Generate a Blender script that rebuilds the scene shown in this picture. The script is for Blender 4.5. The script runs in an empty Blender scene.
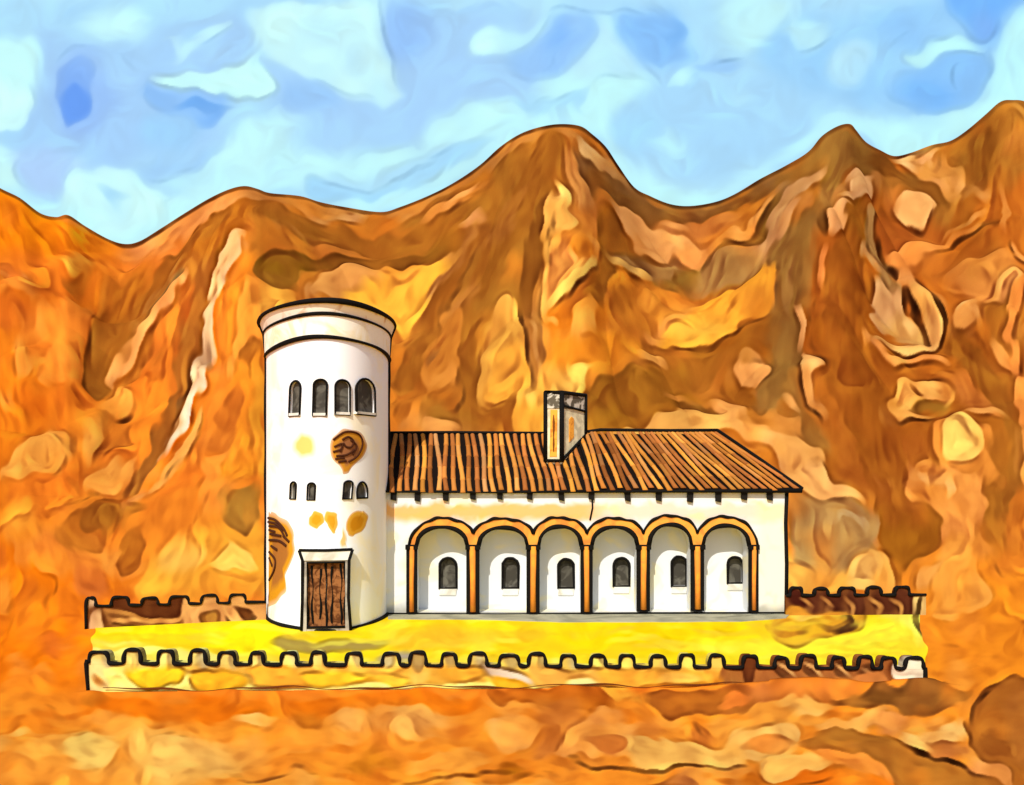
import numpy as np
# ---------------------------------------------------------------- colour patches of the rock, soil, plaster and sky
def box1(a, r, ax):
    n = a.shape[ax]; pad = [(0, 0)] * a.ndim; pad[ax] = (r + 1, r)
    c = np.cumsum(np.pad(a, pad, mode='edge'), axis=ax)
    return (np.take(c, range(2 * r + 1, 2 * r + 1 + n), ax) - np.take(c, range(0, n), ax)) / (2 * r + 1)
def blur(a, s):
    if s <= 0: return a
    r = max(1, int(round(s * 0.9)))
    for _ in range(3): a = box1(box1(a, r, 0), r, 1)
    return a
def vnoise(h, w, cx, cy, seed):
    r = np.random.RandomState(seed); gh, gw = int(h / cy) + 3, int(w / cx) + 3
    g = r.rand(gh, gw) * 2 - 1
    y = np.arange(h) / cy; x = np.arange(w) / cx
    yi, xi = y.astype(int), x.astype(int); fy, fx = y - yi, x - xi
    fy = (fy * fy * fy * (fy * (fy * 6 - 15) + 10))[:, None]; fx = (fx * fx * fx * (fx * (fx * 6 - 15) + 10))[None]
    a = g[yi][:, xi]; b = g[yi][:, xi + 1]; c = g[yi + 1][:, xi]; d = g[yi + 1][:, xi + 1]
    return (a * (1 - fx) + b * fx) * (1 - fy) + (c * (1 - fx) + d * fx) * fy
def spline(p, n=6, closed=True):
    p = np.array(p, float); m = len(p); out = []
    for i in range(m if closed else m - 1):
        if closed: p0, p1, p2, p3 = p[i - 1], p[i], p[(i + 1) % m], p[(i + 2) % m]
        else: p0, p1, p2, p3 = p[max(i - 1, 0)], p[i], p[i + 1], p[min(i + 2, m - 1)]
        for k in range(n):
            t = k / n
            out.append(0.5 * (2 * p1 + (p2 - p0) * t + (2 * p0 - 5 * p1 + 4 * p2 - p3) * t * t + (3 * p1 - p0 - 3 * p2 + p3) * t ** 3))
    if not closed: out.append(p[-1])
    return np.array(out)
class Canvas:
    def __init__(s, x0, y0, x1, y1, base, seed, w1=5.0, w2=1.8, ss=1.0, diss=0):
        s.diss = diss; s.x0, s.y0, s.k = x0, y0, ss
        s.h, s.w = int((y1 - y0) * ss), int((x1 - x0) * ss); s.seed = seed
        s.a = np.ones((s.h, s.w, 3)) * np.array(base) / 255.0
        yy, xx = np.mgrid[0:s.h, 0:s.w]
        X = xx / ss + x0; Y = yy / ss + y0
        s.PX, s.PY = X, Y
        wx = vnoise(s.h, s.w, 38 * ss, 30 * ss, seed) * w1 + vnoise(s.h, s.w, 11 * ss, 9 * ss, seed + 1) * w2
        wy = vnoise(s.h, s.w, 34 * ss, 38 * ss, seed + 2) * w1 + vnoise(s.h, s.w, 9 * ss, 12 * ss, seed + 3) * w2
        s.X, s.Y = X + wx, Y + wy
        s.D = np.clip(.9 + diss * (vnoise(s.h, s.w, 34 * ss, 30 * ss, seed + 8) + .5 * vnoise(s.h, s.w, 14 * ss, 14 * ss, seed + 9)), .12, 1)
    def _bb(s, p, m):
        a = (p.min(0) - m - np.array([s.x0, s.y0])) * s.k; b = (p.max(0) + m - np.array([s.x0, s.y0])) * s.k
        return slice(max(0, int(a[1])), max(0, min(s.h, int(b[1]) + 1))), slice(max(0, int(a[0])), max(0, min(s.w, int(b[0]) + 1)))
    def _mix(s, sl, m, col, alpha):
        m = (m * alpha)[..., None]; s.a[sl] = s.a[sl] * (1 - m) + np.array(col) / 255.0 * m
    def poly(s, pts, col, soft=1.2, alpha=1.0, warp=1.0, edge=0.0, raw=False):
        p = np.array(pts, float) if raw else spline(pts)
        sl = s._bb(p, 14 + soft * 3)
        X = s.PX[sl] + (s.X[sl] - s.PX[sl]) * warp; Y = s.PY[sl] + (s.Y[sl] - s.PY[sl]) * warp
        if X.size == 0: return
        ins = np.zeros(X.shape, bool)
        for i in range(len(p)):
            (xa, ya), (xb, yb) = p[i - 1], p[i]
            if ya == yb: continue
            ins ^= ((ya > Y) != (yb > Y)) & (X < (xb - xa) * (Y - ya) / (yb - ya) + xa)
        m = ins.astype(float)
        ms = blur(m, soft * s.k)
        if s.diss: ms = ms * s.D[sl]; edge = edge * .8
        s._mix(sl, ms, col, alpha)
        if edge:
            b1 = blur(m, 1.0 * s.k); e = np.clip(4 * b1 * (1 - b1), 0, 1)
            e = e * np.clip(0.55 + 0.9 * vnoise(s.h, s.w, 22 * s.k, 22 * s.k, s.seed + int(p[0, 0]) % 97)[sl], 0, 1)
            s.a[sl] *= (1 - edge * e[..., None] * np.array([0.75, 0.9, 1.0]))
    def stroke(s, pts, col, soft=1.0, alpha=1.0, warp=1.0, col2=None):
        p = spline(pts, 5, False); sl = s._bb(p[:, :2], 16 + p[:, 2].max() + soft * 3)
        X = s.PX[sl] + (s.X[sl] - s.PX[sl]) * warp; Y = s.PY[sl] + (s.Y[sl] - s.PY[sl]) * warp
        if X.size == 0: return
        best = np.full(X.shape, 1e9); tt = np.zeros(X.shape)
        for i in range(len(p) - 1):
            a, b = p[i], p[i + 1]; d = b[:2] - a[:2]; L = (d * d).sum() + 1e-9
            t = np.clip(((X - a[0]) * d[0] + (Y - a[1]) * d[1]) / L, 0, 1)
            q = np.hypot(X - a[0] - d[0] * t, Y - a[1] - d[1] * t) - (a[2] + (b[2] - a[2]) * t)
            k = q < best; best[k] = q[k]; tt[k] = (i + t[k]) / (len(p) - 1)
        m = np.clip(0.5 - best / max(soft, 0.6), 0, 1)
        if col2 is None: s._mix(sl, m, col, alpha)
        else:
            m = (m * alpha)[..., None]; c = (np.array(col) * (1 - tt[..., None]) + np.array(col2) * tt[..., None]) / 255
            s.a[sl] = s.a[sl] * (1 - m) + c * m
    def line(s, pts, a=0.75, r=1.0, col=(70, 35, 10)):
        n = len(pts); s.stroke([(x, y, r * (0.35 + 0.65 * np.sin(np.pi * (i + 0.5) / n))) for i, (x, y) in enumerate(pts)], col, 1.3, a, 0.8)
    def ell(s, x, y, rx, ry, col, soft=2.0, alpha=1.0, edge=0.0):
        s.poly([(x + rx * np.cos(t), y + ry * np.sin(t)) for t in np.linspace(0, 6.283, 9)[:-1]], col, soft, alpha, 1.3, edge)
    def patches(s, mask, cols, cx, cy, thr, seed, alpha=0.8, shear=0.0):
        # irregular mineral patches: islands of a warped noise above a threshold
        for i, c in enumerate(cols):
            n = vnoise(s.h, s.w, cx * s.k, cy * s.k, seed + i * 7) + 0.5 * vnoise(s.h, s.w, cx * .45 * s.k, cy * .45 * s.k, seed + i * 7 + 3)
            yi = np.clip(((s.Y - s.y0) * s.k).astype(int), 0, s.h - 1)
            xi = np.clip(((s.X - s.x0 + shear * (s.PY - s.y0)) * s.k).astype(int) % s.w, 0, s.w - 1)
            n = n[yi, xi]
            m = np.clip((n - thr) * 12, 0, 1) * mask * alpha
            s.a = s.a * (1 - m[..., None]) + np.array(c) / 255.0 * m[..., None]
    def finish(s, r=4, it=1, sharp=0.7, lines=0.5, mixk=0.7, grain=0.045, steps=7, shock=5, wisp=.45, peaks=None):
        a = s.a
        k = a
        for _ in range(it): k = kuwahara(k, int(r * s.k + .5))
        a = a * (1 - mixk) + k * mixk
        # brush grain: fine speckle smeared along the direction of each patch edge
        rs = np.random.RandomState(s.seed + 90); n1 = blur(rs.randn(s.h, s.w), 0.9 * s.k); n2 = blur(rs.randn(s.h, s.w), 3.2 * s.k); n3 = vnoise(s.h, s.w, 24 * s.k, 24 * s.k, s.seed + 93); nz = 0.3 * n1 / n1.std() + n2 / n2.std() + n3 / n3.std()
        a = a * (1 + grain * nz[..., None] * np.array([0.6, 0.9, 1.0]))
        if wisp:
            # overlapping paint dabs: a slow change of tone that ends at a sharp rim
            yi = np.clip(((s.Y - s.y0) * s.k).astype(int), 0, s.h - 1); xi = np.clip(((s.X - s.x0) * s.k).astype(int), 0, s.w - 1)
            if peaks is not None:
                # on the slopes the dabs run down from the summits, on the floor they lie level
                fl = np.clip((s.PY - 585) / 60, 0, 1); U = s.X - s.x0; V = s.Y - s.y0; V2 = V * 1.7
                best = np.full(s.PX.shape, 1e9)
                for px_, py_ in peaks:
                    dx, dy = s.X - px_, np.maximum(s.Y - py_ + 60, 6); ang = np.arctan2(dx, dy); key = np.abs(ang) + .0005 * np.hypot(dx, dy); q = key < best; best[q] = key[q]
                    U = np.where(q, ang * 260 + px_ * 1.3 + 300, U); V = np.where(q, np.hypot(dx, dy) * .42, V)
                    if px_ == peaks[0][0]: TH = ang.copy()
                    else: TH = np.where(q, ang, TH)
                m_ = fl > .5; U = np.where(m_, (s.X - s.x0) * .5, U); V = np.where(m_, (s.Y - s.y0) * 1.5, V)
                yi = np.clip((V * s.k).astype(int), 0, s.h - 1); xi = (U * s.k).astype(int) % s.w
            B = blur(s.a.mean(2), 5 * s.k)
            for sc, sd, am in ((44, 0, 1.0), (22, 9, .55)):
                f = vnoise(s.h, s.w, sc * s.k, sc * s.k * .9, s.seed + 60 + sd) + .5 * vnoise(s.h, s.w, sc * .4 * s.k, sc * .4 * s.k, s.seed + 61 + sd)
                f = blur(f[yi, xi], 1.0) * 1.15 + 2.4 * B
                g = f - np.floor(f) - .5
                on = np.clip(vnoise(s.h, s.w, 40 * s.k, 40 * s.k, s.seed + 65 + sd) * 1.3 + .55, 0, 1) * (1 - .45 * fl if peaks is not None else 1)
                a = a * (1 + wisp * am * (g * on)[..., None] * np.array([.55, .95, 1.0]))
        L = blur(a.mean(2) + 0.05 * vnoise(s.h, s.w, 26, 26, s.seed + 71), 1.5 * s.k)
        gy, gx = np.gradient(L); E_, F_, G_ = blur(gx * gx, 7 * s.k), blur(gx * gy, 7 * s.k), blur(gy * gy, 7 * s.k)
        if peaks is not None:
            w_ = np.median(E_ + G_) * .45 * (1 - fl) ; nx_, ny_ = np.cos(TH), -np.sin(TH); E_ = E_ + w_ * nx_ ** 2; F_ = F_ + w_ * nx_ * ny_; G_ = G_ + w_ * ny_ ** 2 + np.median(E_ + G_) * .35 * fl
        th = 0.5 * np.arctan2(2 * F_, E_ - G_) + np.pi / 2; tx, ty = np.cos(th), np.sin(th)
        yy, xx = np.mgrid[0:s.h, 0:s.w].astype(float); acc = a.copy(); n = 1.0
        for sg in (1, -1):
            x, y = xx.copy(), yy.copy(); dx, dy = tx * sg, ty * sg
            for q in range(int(steps * s.k)):
                x = np.clip(x + dx, 0, s.w - 1); y = np.clip(y + dy, 0, s.h - 1); xi, yi = x.astype(int), y.astype(int)
                nx, ny = tx[yi, xi], ty[yi, xi]; sgn = np.where(nx * dx + ny * dy < 0, -1, 1); dx, dy = nx * sgn, ny * sgn
                acc += a[yi, xi]
        a = acc / (1 + 2 * int(steps * s.k))
        # crisp paint edges (shock filter), then thin dark and light contour pairs
        for _ in range(shock):
            L = blur(a.mean(2), 1.3 * s.k); gy, gx = np.gradient(L); lap = blur(np.gradient(gy, axis=0) + np.gradient(gx, axis=1), 1.0 * s.k)
            m = np.tanh(lap * 900)[..., None]
            up = np.maximum(np.maximum(np.roll(a, 1, 0), np.roll(a, -1, 0)), np.maximum(np.roll(a, 1, 1), np.roll(a, -1, 1)))
            dn = np.minimum(np.minimum(np.roll(a, 1, 0), np.roll(a, -1, 0)), np.minimum(np.roll(a, 1, 1), np.roll(a, -1, 1)))
            a = np.where(m < 0, a + (up - a) * -m * .35, a + (dn - a) * m * .35)
        L = a.mean(2)
        d = blur(L, 0.8 * s.k) - blur(L, 2.6 * s.k)
        n = 0.55 + 0.7 * vnoise(s.h, s.w, 17 * s.k, 17 * s.k, s.seed + 50)
        dark = np.clip((-d - 0.006) * 15, 0, 1) * np.clip(n, 0.1, 1)
        a = a + (a - blur(a, 2.4 * s.k)) * sharp
        a = a * (1 - lines * dark[..., None] * np.array([0.7, 0.9, 1.0]))
        s.a = np.clip(a, 0.004, 1.0)
    def sample(s, px, py):
        x = np.clip((px - s.x0) * s.k, 0, s.w - 1.001); y = np.clip((py - s.y0) * s.k, 0, s.h - 1.001)
        xi, yi = x.astype(int), y.astype(int); fx, fy = (x - xi)[..., None], (y - yi)[..., None]
        a = s.a
        return (a[yi, xi] * (1 - fx) + a[yi, xi + 1] * fx) * (1 - fy) + (a[yi + 1, xi] * (1 - fx) + a[yi + 1, xi + 1] * fx) * fy
def kuwahara(a, r):
    h, w, _ = a.shape
    P = np.pad(a, ((r, r), (r, r), (0, 0)), mode='edge')
    def integ(z): return np.pad(np.cumsum(np.cumsum(z, 0), 1), ((1, 0), (1, 0), (0, 0)))
    I, J = integ(P), integ((P ** 2).sum(2, keepdims=True)); n = (r + 1) ** 2
    num = 0; den = 0
    for oy in (0, r):
        for ox in (0, r):
            def bs(I): return (I[oy + r + 1:oy + r + 1 + h, ox + r + 1:ox + r + 1 + w] - I[oy:oy + h, ox + r + 1:ox + r + 1 + w]
                               - I[oy + r + 1:oy + r + 1 + h, ox:ox + w] + I[oy:oy + h, ox:ox + w]) / n
            m = bs(I); v = np.maximum(bs(J) - (m ** 2).sum(2, keepdims=True), 0)
            wgt = 1.0 / (v + 2e-4) ** 4
            num = num + m * wgt; den = den + wgt
    return num / den
def lin(c): return np.where(c <= 0.04045, c / 12.92, ((c + 0.055) / 1.055) ** 2.4)
SS = 1.5
def paint_land():
    c = Canvas(-200, 60, 1224, 870, (243, 132, 34), 11, 6, 4.2, SS, .5)
    P, S, Ln, E = c.poly, c.stroke, c.line, c.ell
    # broad ground colours
    P([(-200, 150), (0, 170), (130, 235), (110, 300), (60, 420), (0, 640), (-200, 700)], (247, 128, 24), 14)
    P([(240, 180), (560, 110), (700, 200), (850, 110), (1024, 90), (1230, 90), (1230, 420), (1100, 560), (900, 540), (800, 480), (560, 400), (380, 440), (240, 300)], (190, 108, 32), 18)
    P([(800, 200), (1230, 170), (1230, 500), (1000, 540), (880, 540), (800, 460)], (192, 100, 28), 20)
    P([(880, 560), (1000, 540), (1230, 520), (1230, 700), (930, 690), (920, 600)], (251, 142, 30), 10)
    P([(-200, 560), (90, 560), (90, 690), (-200, 720)], (253, 126, 14), 16)
    P([(-200, 700), (400, 700), (1000, 690), (1230, 700), (1230, 880), (-200, 880)], (249, 143, 36), 10)
    import numpy as np
    ones = np.ones((c.h, c.w)); top = np.clip((c.PY - 190) / 40, 0, 1)
    lft = np.clip((330 - c.PX) / 80, 0, 1) * np.clip((c.PY - 250) / 50, 0, 1) * np.clip((700 - c.PY) / 30, 0, 1)
    rgt = np.clip((c.PX - 760) / 120, 0, 1) * np.clip((c.PY - 200) / 40, 0, 1) * np.clip((610 - c.PY) / 60, 0, 1)
    mid = np.clip((c.PX - 380) / 40, 0, 1) * np.clip((820 - c.PX) / 60, 0, 1) * np.clip((c.PY - 240) / 60, 0, 1) * np.clip((620 - c.PY) / 60, 0, 1)
    bot = np.clip((c.PY - 692) / 10, 0, 1)
    br = bot * np.clip((c.PX - 480) / 120, 0, 1)
    c.patches(lft, [(228, 108, 28), (252, 152, 58), (236, 118, 30), (250, 140, 40)], 46, 38, 0.5, 100, 0.5)
    c.patches(rgt, [(168, 88, 24), (216, 124, 48), (178, 96, 30), (236, 144, 62)], 42, 34, 0.55, 140, 0.45)
    c.patches(mid, [(238, 150, 54), (172, 98, 30), (226, 132, 44)], 44, 52, 0.55, 180, 0.5)
    c.patches(bot, [(252, 168, 66), (238, 118, 20), (252, 156, 52)], 80, 20, 0.5, 220, 0.5)
    c.patches(br, [(206, 112, 36), (250, 172, 80), (190, 100, 30)], 70, 18, 0.62, 260, 0.4)
    # long washes running down from the summits
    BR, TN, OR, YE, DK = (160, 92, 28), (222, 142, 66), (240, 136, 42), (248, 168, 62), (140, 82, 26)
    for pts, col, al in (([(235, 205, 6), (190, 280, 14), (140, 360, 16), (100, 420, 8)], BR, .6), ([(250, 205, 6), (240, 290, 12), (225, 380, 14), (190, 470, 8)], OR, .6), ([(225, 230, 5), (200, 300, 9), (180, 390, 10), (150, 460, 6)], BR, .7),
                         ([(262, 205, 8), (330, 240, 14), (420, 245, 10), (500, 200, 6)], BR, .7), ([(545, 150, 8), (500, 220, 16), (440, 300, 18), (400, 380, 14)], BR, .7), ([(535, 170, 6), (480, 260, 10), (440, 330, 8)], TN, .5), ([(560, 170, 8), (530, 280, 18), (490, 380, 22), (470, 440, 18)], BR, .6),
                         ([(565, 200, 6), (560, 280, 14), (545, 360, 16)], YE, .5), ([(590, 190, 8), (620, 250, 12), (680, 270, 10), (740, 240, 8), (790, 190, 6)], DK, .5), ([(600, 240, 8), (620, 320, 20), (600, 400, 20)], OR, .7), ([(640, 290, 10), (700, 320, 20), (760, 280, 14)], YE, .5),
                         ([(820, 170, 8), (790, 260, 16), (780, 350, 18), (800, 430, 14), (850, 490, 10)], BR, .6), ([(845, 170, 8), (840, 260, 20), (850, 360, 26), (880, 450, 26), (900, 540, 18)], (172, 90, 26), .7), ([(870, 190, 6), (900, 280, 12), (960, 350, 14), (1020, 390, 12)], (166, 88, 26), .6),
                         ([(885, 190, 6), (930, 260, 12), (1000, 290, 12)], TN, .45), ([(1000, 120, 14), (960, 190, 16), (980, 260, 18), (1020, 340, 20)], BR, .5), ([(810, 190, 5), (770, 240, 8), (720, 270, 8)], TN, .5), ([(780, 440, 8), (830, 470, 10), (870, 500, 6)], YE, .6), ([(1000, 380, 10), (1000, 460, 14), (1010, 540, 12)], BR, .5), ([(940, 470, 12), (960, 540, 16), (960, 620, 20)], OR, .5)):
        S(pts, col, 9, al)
    # ---- left slope and left mountain
    P([(-60, 160), (0, 186), (60, 213), (95, 228), (125, 243), (110, 256), (60, 258), (0, 250), (-60, 240)], (251, 133, 14), 3)
    P([(62, 216), (75, 217), (100, 228), (88, 230)], (222, 120, 50), 2)
    P([(0, 250), (40, 255), (70, 262), (68, 300), (40, 310), (20, 300), (0, 290)], (238, 120, 30), 5)
    P([(-5, 262), (14, 264), (30, 272), (36, 284), (30, 290), (14, 280), (0, 282)], (214, 105, 34), 2, edge=.3)
    P([(0, 270), (5, 272), (4, 278), (0, 279)], (246, 152, 68))
    P([(16, 268), (24, 272), (34, 283), (28, 283), (20, 277)], (236, 140, 60), 1, edge=.3)
    P([(-5, 285), (20, 285), (38, 292), (36, 305), (14, 304), (-5, 308)], (248, 146, 48), 2)
    P([(-5, 312), (15, 308), (38, 318), (36, 330), (18, 336), (-5, 330)], (222, 108, 28), 3)
    E(44, 325, 5, 6, (250, 146, 55)); P([(28, 338), (46, 340), (52, 336), (50, 352), (34, 356)], (230, 112, 28), 2)
    P([(18, 344), (26, 346), (32, 366), (28, 385), (16, 380)], (252, 150, 50), 2, edge=.3)
    P([(65, 300), (76, 306), (84, 320), (80, 360), (70, 385), (50, 392), (40, 370), (56, 330)], (252, 140, 42), 3)
    P([(72, 263), (88, 266), (86, 274), (76, 278), (71, 272)], (247, 182, 62), 1.5)
    P([(72, 281), (84, 277), (86, 284), (80, 296), (72, 292)], (176, 98, 26), 1.5)
    P([(250, 196), (215, 212), (190, 238), (165, 262), (130, 275), (104, 288), (96, 318), (88, 345), (79, 378), (74, 392), (88, 399), (102, 394), (118, 362), (150, 325), (180, 280), (186, 262), (215, 262), (228, 238), (250, 226)], (186, 102, 26), 3, edge=.35)
    P([(86, 345), (104, 340), (112, 352), (104, 380), (90, 398), (76, 394), (80, 372)], (160, 96, 28), 3)
    P([(125, 243), (140, 240), (180, 214), (220, 192), (245, 186), (264, 192), (240, 199), (215, 208), (192, 228), (170, 246), (140, 262), (112, 262)], (216, 138, 66), 2, edge=.25)
    P([(130, 244), (175, 222), (215, 200), (240, 198), (205, 218), (180, 240), (150, 252)], (238, 150, 74), 2)
    P([(112, 262), (140, 256), (180, 240), (176, 256), (140, 270), (108, 282), (92, 276)], (228, 124, 44), 3)
    Ln([(161, 257), (170, 256), (180, 254)], .9, 1.4, (60, 25, 10)); Ln([(98, 285), (120, 276), (130, 268)], .5)
    P([(186, 262), (214, 262), (212, 300), (206, 335), (196, 372), (186, 404), (168, 432), (154, 460), (140, 484), (122, 498), (112, 498), (130, 480), (148, 450), (162, 418), (174, 390), (180, 355), (184, 320), (186, 285)], (184, 106, 36), 3)
    P([(183, 285), (196, 290), (206, 290), (200, 320), (186, 330), (180, 310)], (214, 108, 32), 3)
    Ln([(192, 286), (200, 287), (208, 286)], .4, .8, (240, 150, 60))
    S([(178, 270, 3), (164, 292, 4.5), (146, 314, 4), (132, 334, 2.5)], (230, 168, 88), 1.2)
    S([(184, 275, 2), (168, 298, 3), (148, 322, 3), (124, 346, 2)], (150, 112, 62), 1.2); Ln([(168, 300), (150, 322), (130, 340)], .7, 1.2)
    S([(184, 283, 2.5), (168, 306, 4), (146, 330, 5), (126, 350, 5), (106, 376, 4)], (243, 158, 78), 1.2)
    P([(180, 306), (166, 320), (148, 346), (138, 362), (146, 374), (162, 374), (168, 356), (176, 346), (180, 326)], (250, 140, 42), 2, edge=.3)
    P([(140, 362), (150, 366), (146, 390), (134, 392), (126, 380)], (232, 116, 30), 2, edge=.25)
    P([(164, 362), (176, 350), (184, 330), (186, 352), (178, 380), (168, 392), (160, 380)], (206, 104, 30), 2)
    S([(237, 238, 6), (229, 255, 7), (224, 276, 6), (216, 302, 5.5), (210, 326, 5), (203, 346, 6.5), (196, 366, 7.5), (192, 386, 8), (184, 402, 8), (176, 424, 6), (166, 444, 4), (154, 460, 1.5)], (242, 178, 104), 1.3, col2=(244, 212, 172))
    S([(227, 262, 2), (220, 285, 2), (212, 312, 2)], (216, 150, 84), 1.2); S([(206, 340, 2), (200, 356, 2.5), (208, 352, 1)], (170, 122, 80), 1.2, .7)
    Ln([(230, 238), (220, 258), (214, 282)], .55); Ln([(196, 345), (190, 368), (180, 400), (166, 430), (152, 460)], .6, 1.1)
    E(243, 244, 3, 8, (224, 150, 80)); P([(240, 256), (248, 252), (256, 280), (262, 330), (254, 420), (232, 420), (222, 360), (230, 300)], (249, 140, 34), 4)
    P([(240, 290), (252, 280), (262, 300), (262, 340), (250, 350), (236, 345)], (252, 152, 50), 2, edge=.2)
    P([(232, 330), (242, 335), (238, 362), (224, 376), (216, 366), (226, 350)], (252, 158, 54), 1.5, edge=.3)
    P([(242, 344), (254, 340), (252, 360), (244, 362)], (194, 110, 30), 1.5, edge=.3)
    P([(258, 262), (280, 280), (290, 302), (268, 320), (258, 330), (256, 300)], (247, 168, 58), 2)
    P([(258, 340), (264, 360), (264, 470), (256, 480), (250, 440), (254, 380)], (243, 152, 40), 2, edge=.3)
    # ---- ridge from the left mountain to the centre
    P([(245, 186), (270, 192), (310, 197), (345, 206), (382, 212), (366, 221), (350, 224), (330, 218), (325, 223), (310, 218), (297, 208), (290, 203), (270, 200), (250, 198)], (208, 132, 58), 1.5, edge=.3)
    P([(297, 206), (312, 211), (330, 216), (345, 214), (372, 216), (360, 223), (340, 223), (332, 218), (322, 222), (308, 217)], (234, 166, 90), 1.2, edge=.45)
    P([(278, 228), (288, 228), (286, 234), (276, 234)], (220, 140, 66), 1, edge=.3); S([(294, 234, 1.5), (306, 236, 2), (314, 238, 1)], (214, 136, 62))
    P([(316, 238), (360, 240), (375, 256), (350, 264), (318, 260), (310, 248)], (212, 126, 46), 3)
    P([(250, 272), (262, 258), (282, 270), (306, 268), (332, 264), (380, 268), (402, 258), (430, 250), (458, 238), (458, 252), (440, 259), (402, 266), (385, 273), (350, 271), (302, 276), (285, 286), (262, 280)], (152, 94, 26), 2, edge=.2)
    S([(265, 262, 7), (284, 263, 9), (306, 266, 6)], (142, 92, 18), 3, .9, .3)
    P([(310, 282), (340, 273), (365, 271), (386, 275), (372, 284), (350, 292), (330, 297), (308, 300), (300, 296)], (228, 152, 72), 2, edge=.25)
    P([(385, 279), (420, 267), (440, 262), (458, 252), (452, 270), (440, 292), (430, 306), (415, 316), (402, 332), (392, 326), (372, 306), (342, 294), (365, 286)], (250, 180, 56), 1.8, edge=.3)
    P([(388, 276), (415, 268), (410, 282), (386, 284)], (232, 148, 50), 2)
    # ---- central mountain
    P([(520, 146), (545, 132), (568, 140), (566, 155), (560, 170), (548, 180), (545, 205), (540, 235), (535, 265), (520, 310), (505, 360), (470, 420), (440, 440), (420, 420), (440, 350), (450, 300), (462, 272), (480, 252), (500, 236), (492, 225), (470, 225), (450, 220), (430, 226), (405, 226), (440, 200), (470, 174), (495, 156)], (166, 102, 32), 2.5, edge=.2)
    P([(395, 211), (430, 196), (470, 172), (500, 148), (525, 133), (550, 125), (575, 126), (592, 140), (577, 138), (555, 134), (535, 138), (515, 150), (500, 160), (470, 181), (440, 201), (400, 222)], (198, 130, 60), 1.6, edge=.25)
    P([(582, 129), (592, 138), (610, 150), (620, 168), (634, 187), (616, 176), (600, 164), (586, 151), (578, 140)], (228, 170, 100), 1.2, edge=.3)
    P([(572, 144), (590, 154), (615, 174), (650, 198), (692, 206), (730, 199), (762, 184), (784, 168), (770, 186), (745, 199), (715, 214), (690, 222), (652, 216), (622, 203), (602, 188), (586, 177), (578, 160)], (146, 98, 52), 2)
    P([(422, 222), (450, 202), (475, 191), (492, 190), (470, 206), (450, 218), (430, 226)], (228, 140, 60), 1.5, edge=.3)
    S([(470, 192, 1.5), (462, 200, 3), (446, 212, 2)], (240, 158, 76))
    P([(522, 184), (529, 186), (530, 193), (520, 202), (512, 216), (500, 226), (498, 218), (508, 202), (517, 193)], (212, 138, 62), 1.1, edge=.35)
    P([(498, 226), (512, 214), (516, 222), (508, 240), (496, 246), (490, 240)], (196, 126, 62), 1.5, edge=.3)
    P([(466, 226), (492, 222), (482, 235), (472, 246), (462, 262), (444, 282), (432, 298), (424, 294), (440, 275), (455, 256), (469, 240)], (226, 150, 80), 1.2, edge=.45)
    P([(446, 256), (458, 252), (452, 264), (446, 268)], (236, 160, 66), 1, edge=.3)
    P([(556, 172), (563, 180), (572, 195), (578, 212), (575, 226), (560, 236), (552, 256), (545, 268), (542, 250), (546, 226), (545, 205), (550, 182)], (249, 176, 76), 1.2, edge=.45)
    P([(554, 176), (562, 184), (562, 194), (554, 196)], (255, 200, 100), 1.5)
    P([(562, 153), (575, 150), (584, 165), (596, 184), (590, 196), (578, 196), (572, 184), (565, 172)], (226, 148, 72), 1.3, edge=.4); S([(566, 158, 1.5), (574, 172, 2), (579, 190, 2)], (190, 118, 52))
    P([(580, 196), (600, 190), (606, 205), (600, 222), (584, 224), (576, 208)], (222, 130, 48), 2)
    P([(560, 240), (578, 226), (592, 236), (588, 256), (572, 280), (562, 300), (548, 310), (538, 290), (544, 268)], (243, 158, 66), 2, edge=.3)
    P([(562, 236), (580, 230), (590, 244), (582, 258), (566, 254)], (226, 124, 28), 2)
    E(568, 252, 6, 9, (240, 150, 66), 1.5)
    P([(590, 255), (592, 266), (582, 282), (567, 297), (558, 306), (562, 290), (574, 272)], (251, 192, 84), 1, edge=.3); Ln([(592, 258), (590, 272), (578, 288), (562, 303)], .9, 1.6)
    S([(600, 208, 7), (597, 232, 6), (603, 254, 5), (598, 280, 7), (588, 300, 7)], (188, 108, 28), 2)
    P([(598, 236), (612, 245), (630, 258), (652, 271), (640, 274), (622, 264), (606, 256)], (250, 190, 92), 1.2, edge=.25)
    P([(606, 266), (620, 258), (629, 268), (630, 285), (618, 291), (604, 287), (601, 276)], (238, 140, 36), 1.2, edge=.5)
    S([(630, 268, 2), (629, 288, 3), (618, 304, 3)], (160, 92, 20), 1.2); Ln([(612, 305), (622, 306), (630, 296)], .8, 1.2)
    P([(610, 200), (632, 210), (652, 220), (682, 236), (704, 246), (692, 253), (660, 246), (640, 236), (625, 226), (612, 213)], (240, 164, 86), 1.5, edge=.25)
    P([(652, 214), (692, 224), (738, 212), (726, 232), (702, 241), (668, 236)], (204, 120, 50), 3)
    P([(664, 224), (688, 226), (684, 232), (666, 231)], (232, 150, 76), 1.2, edge=.3)
    P([(612, 208), (640, 211), (655, 225), (658, 238), (678, 248), (664, 256), (640, 250), (630, 236), (618, 222)], (237, 162, 86), 1.5, edge=.3)
    Ln([(607, 238), (630, 254), (646, 266)], .8, 1.3); P([(604, 238), (628, 250), (648, 260), (672, 257), (682, 263), (668, 273), (650, 271), (635, 264), (615, 251)], (164, 112, 58), 1.5, .85, edge=.3)
    P([(776, 188), (766, 206), (746, 226), (736, 241), (716, 256), (700, 267), (684, 264), (676, 252), (700, 246), (722, 238), (741, 220), (760, 203)], (241, 160, 76), 1.5, edge=.4)
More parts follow.
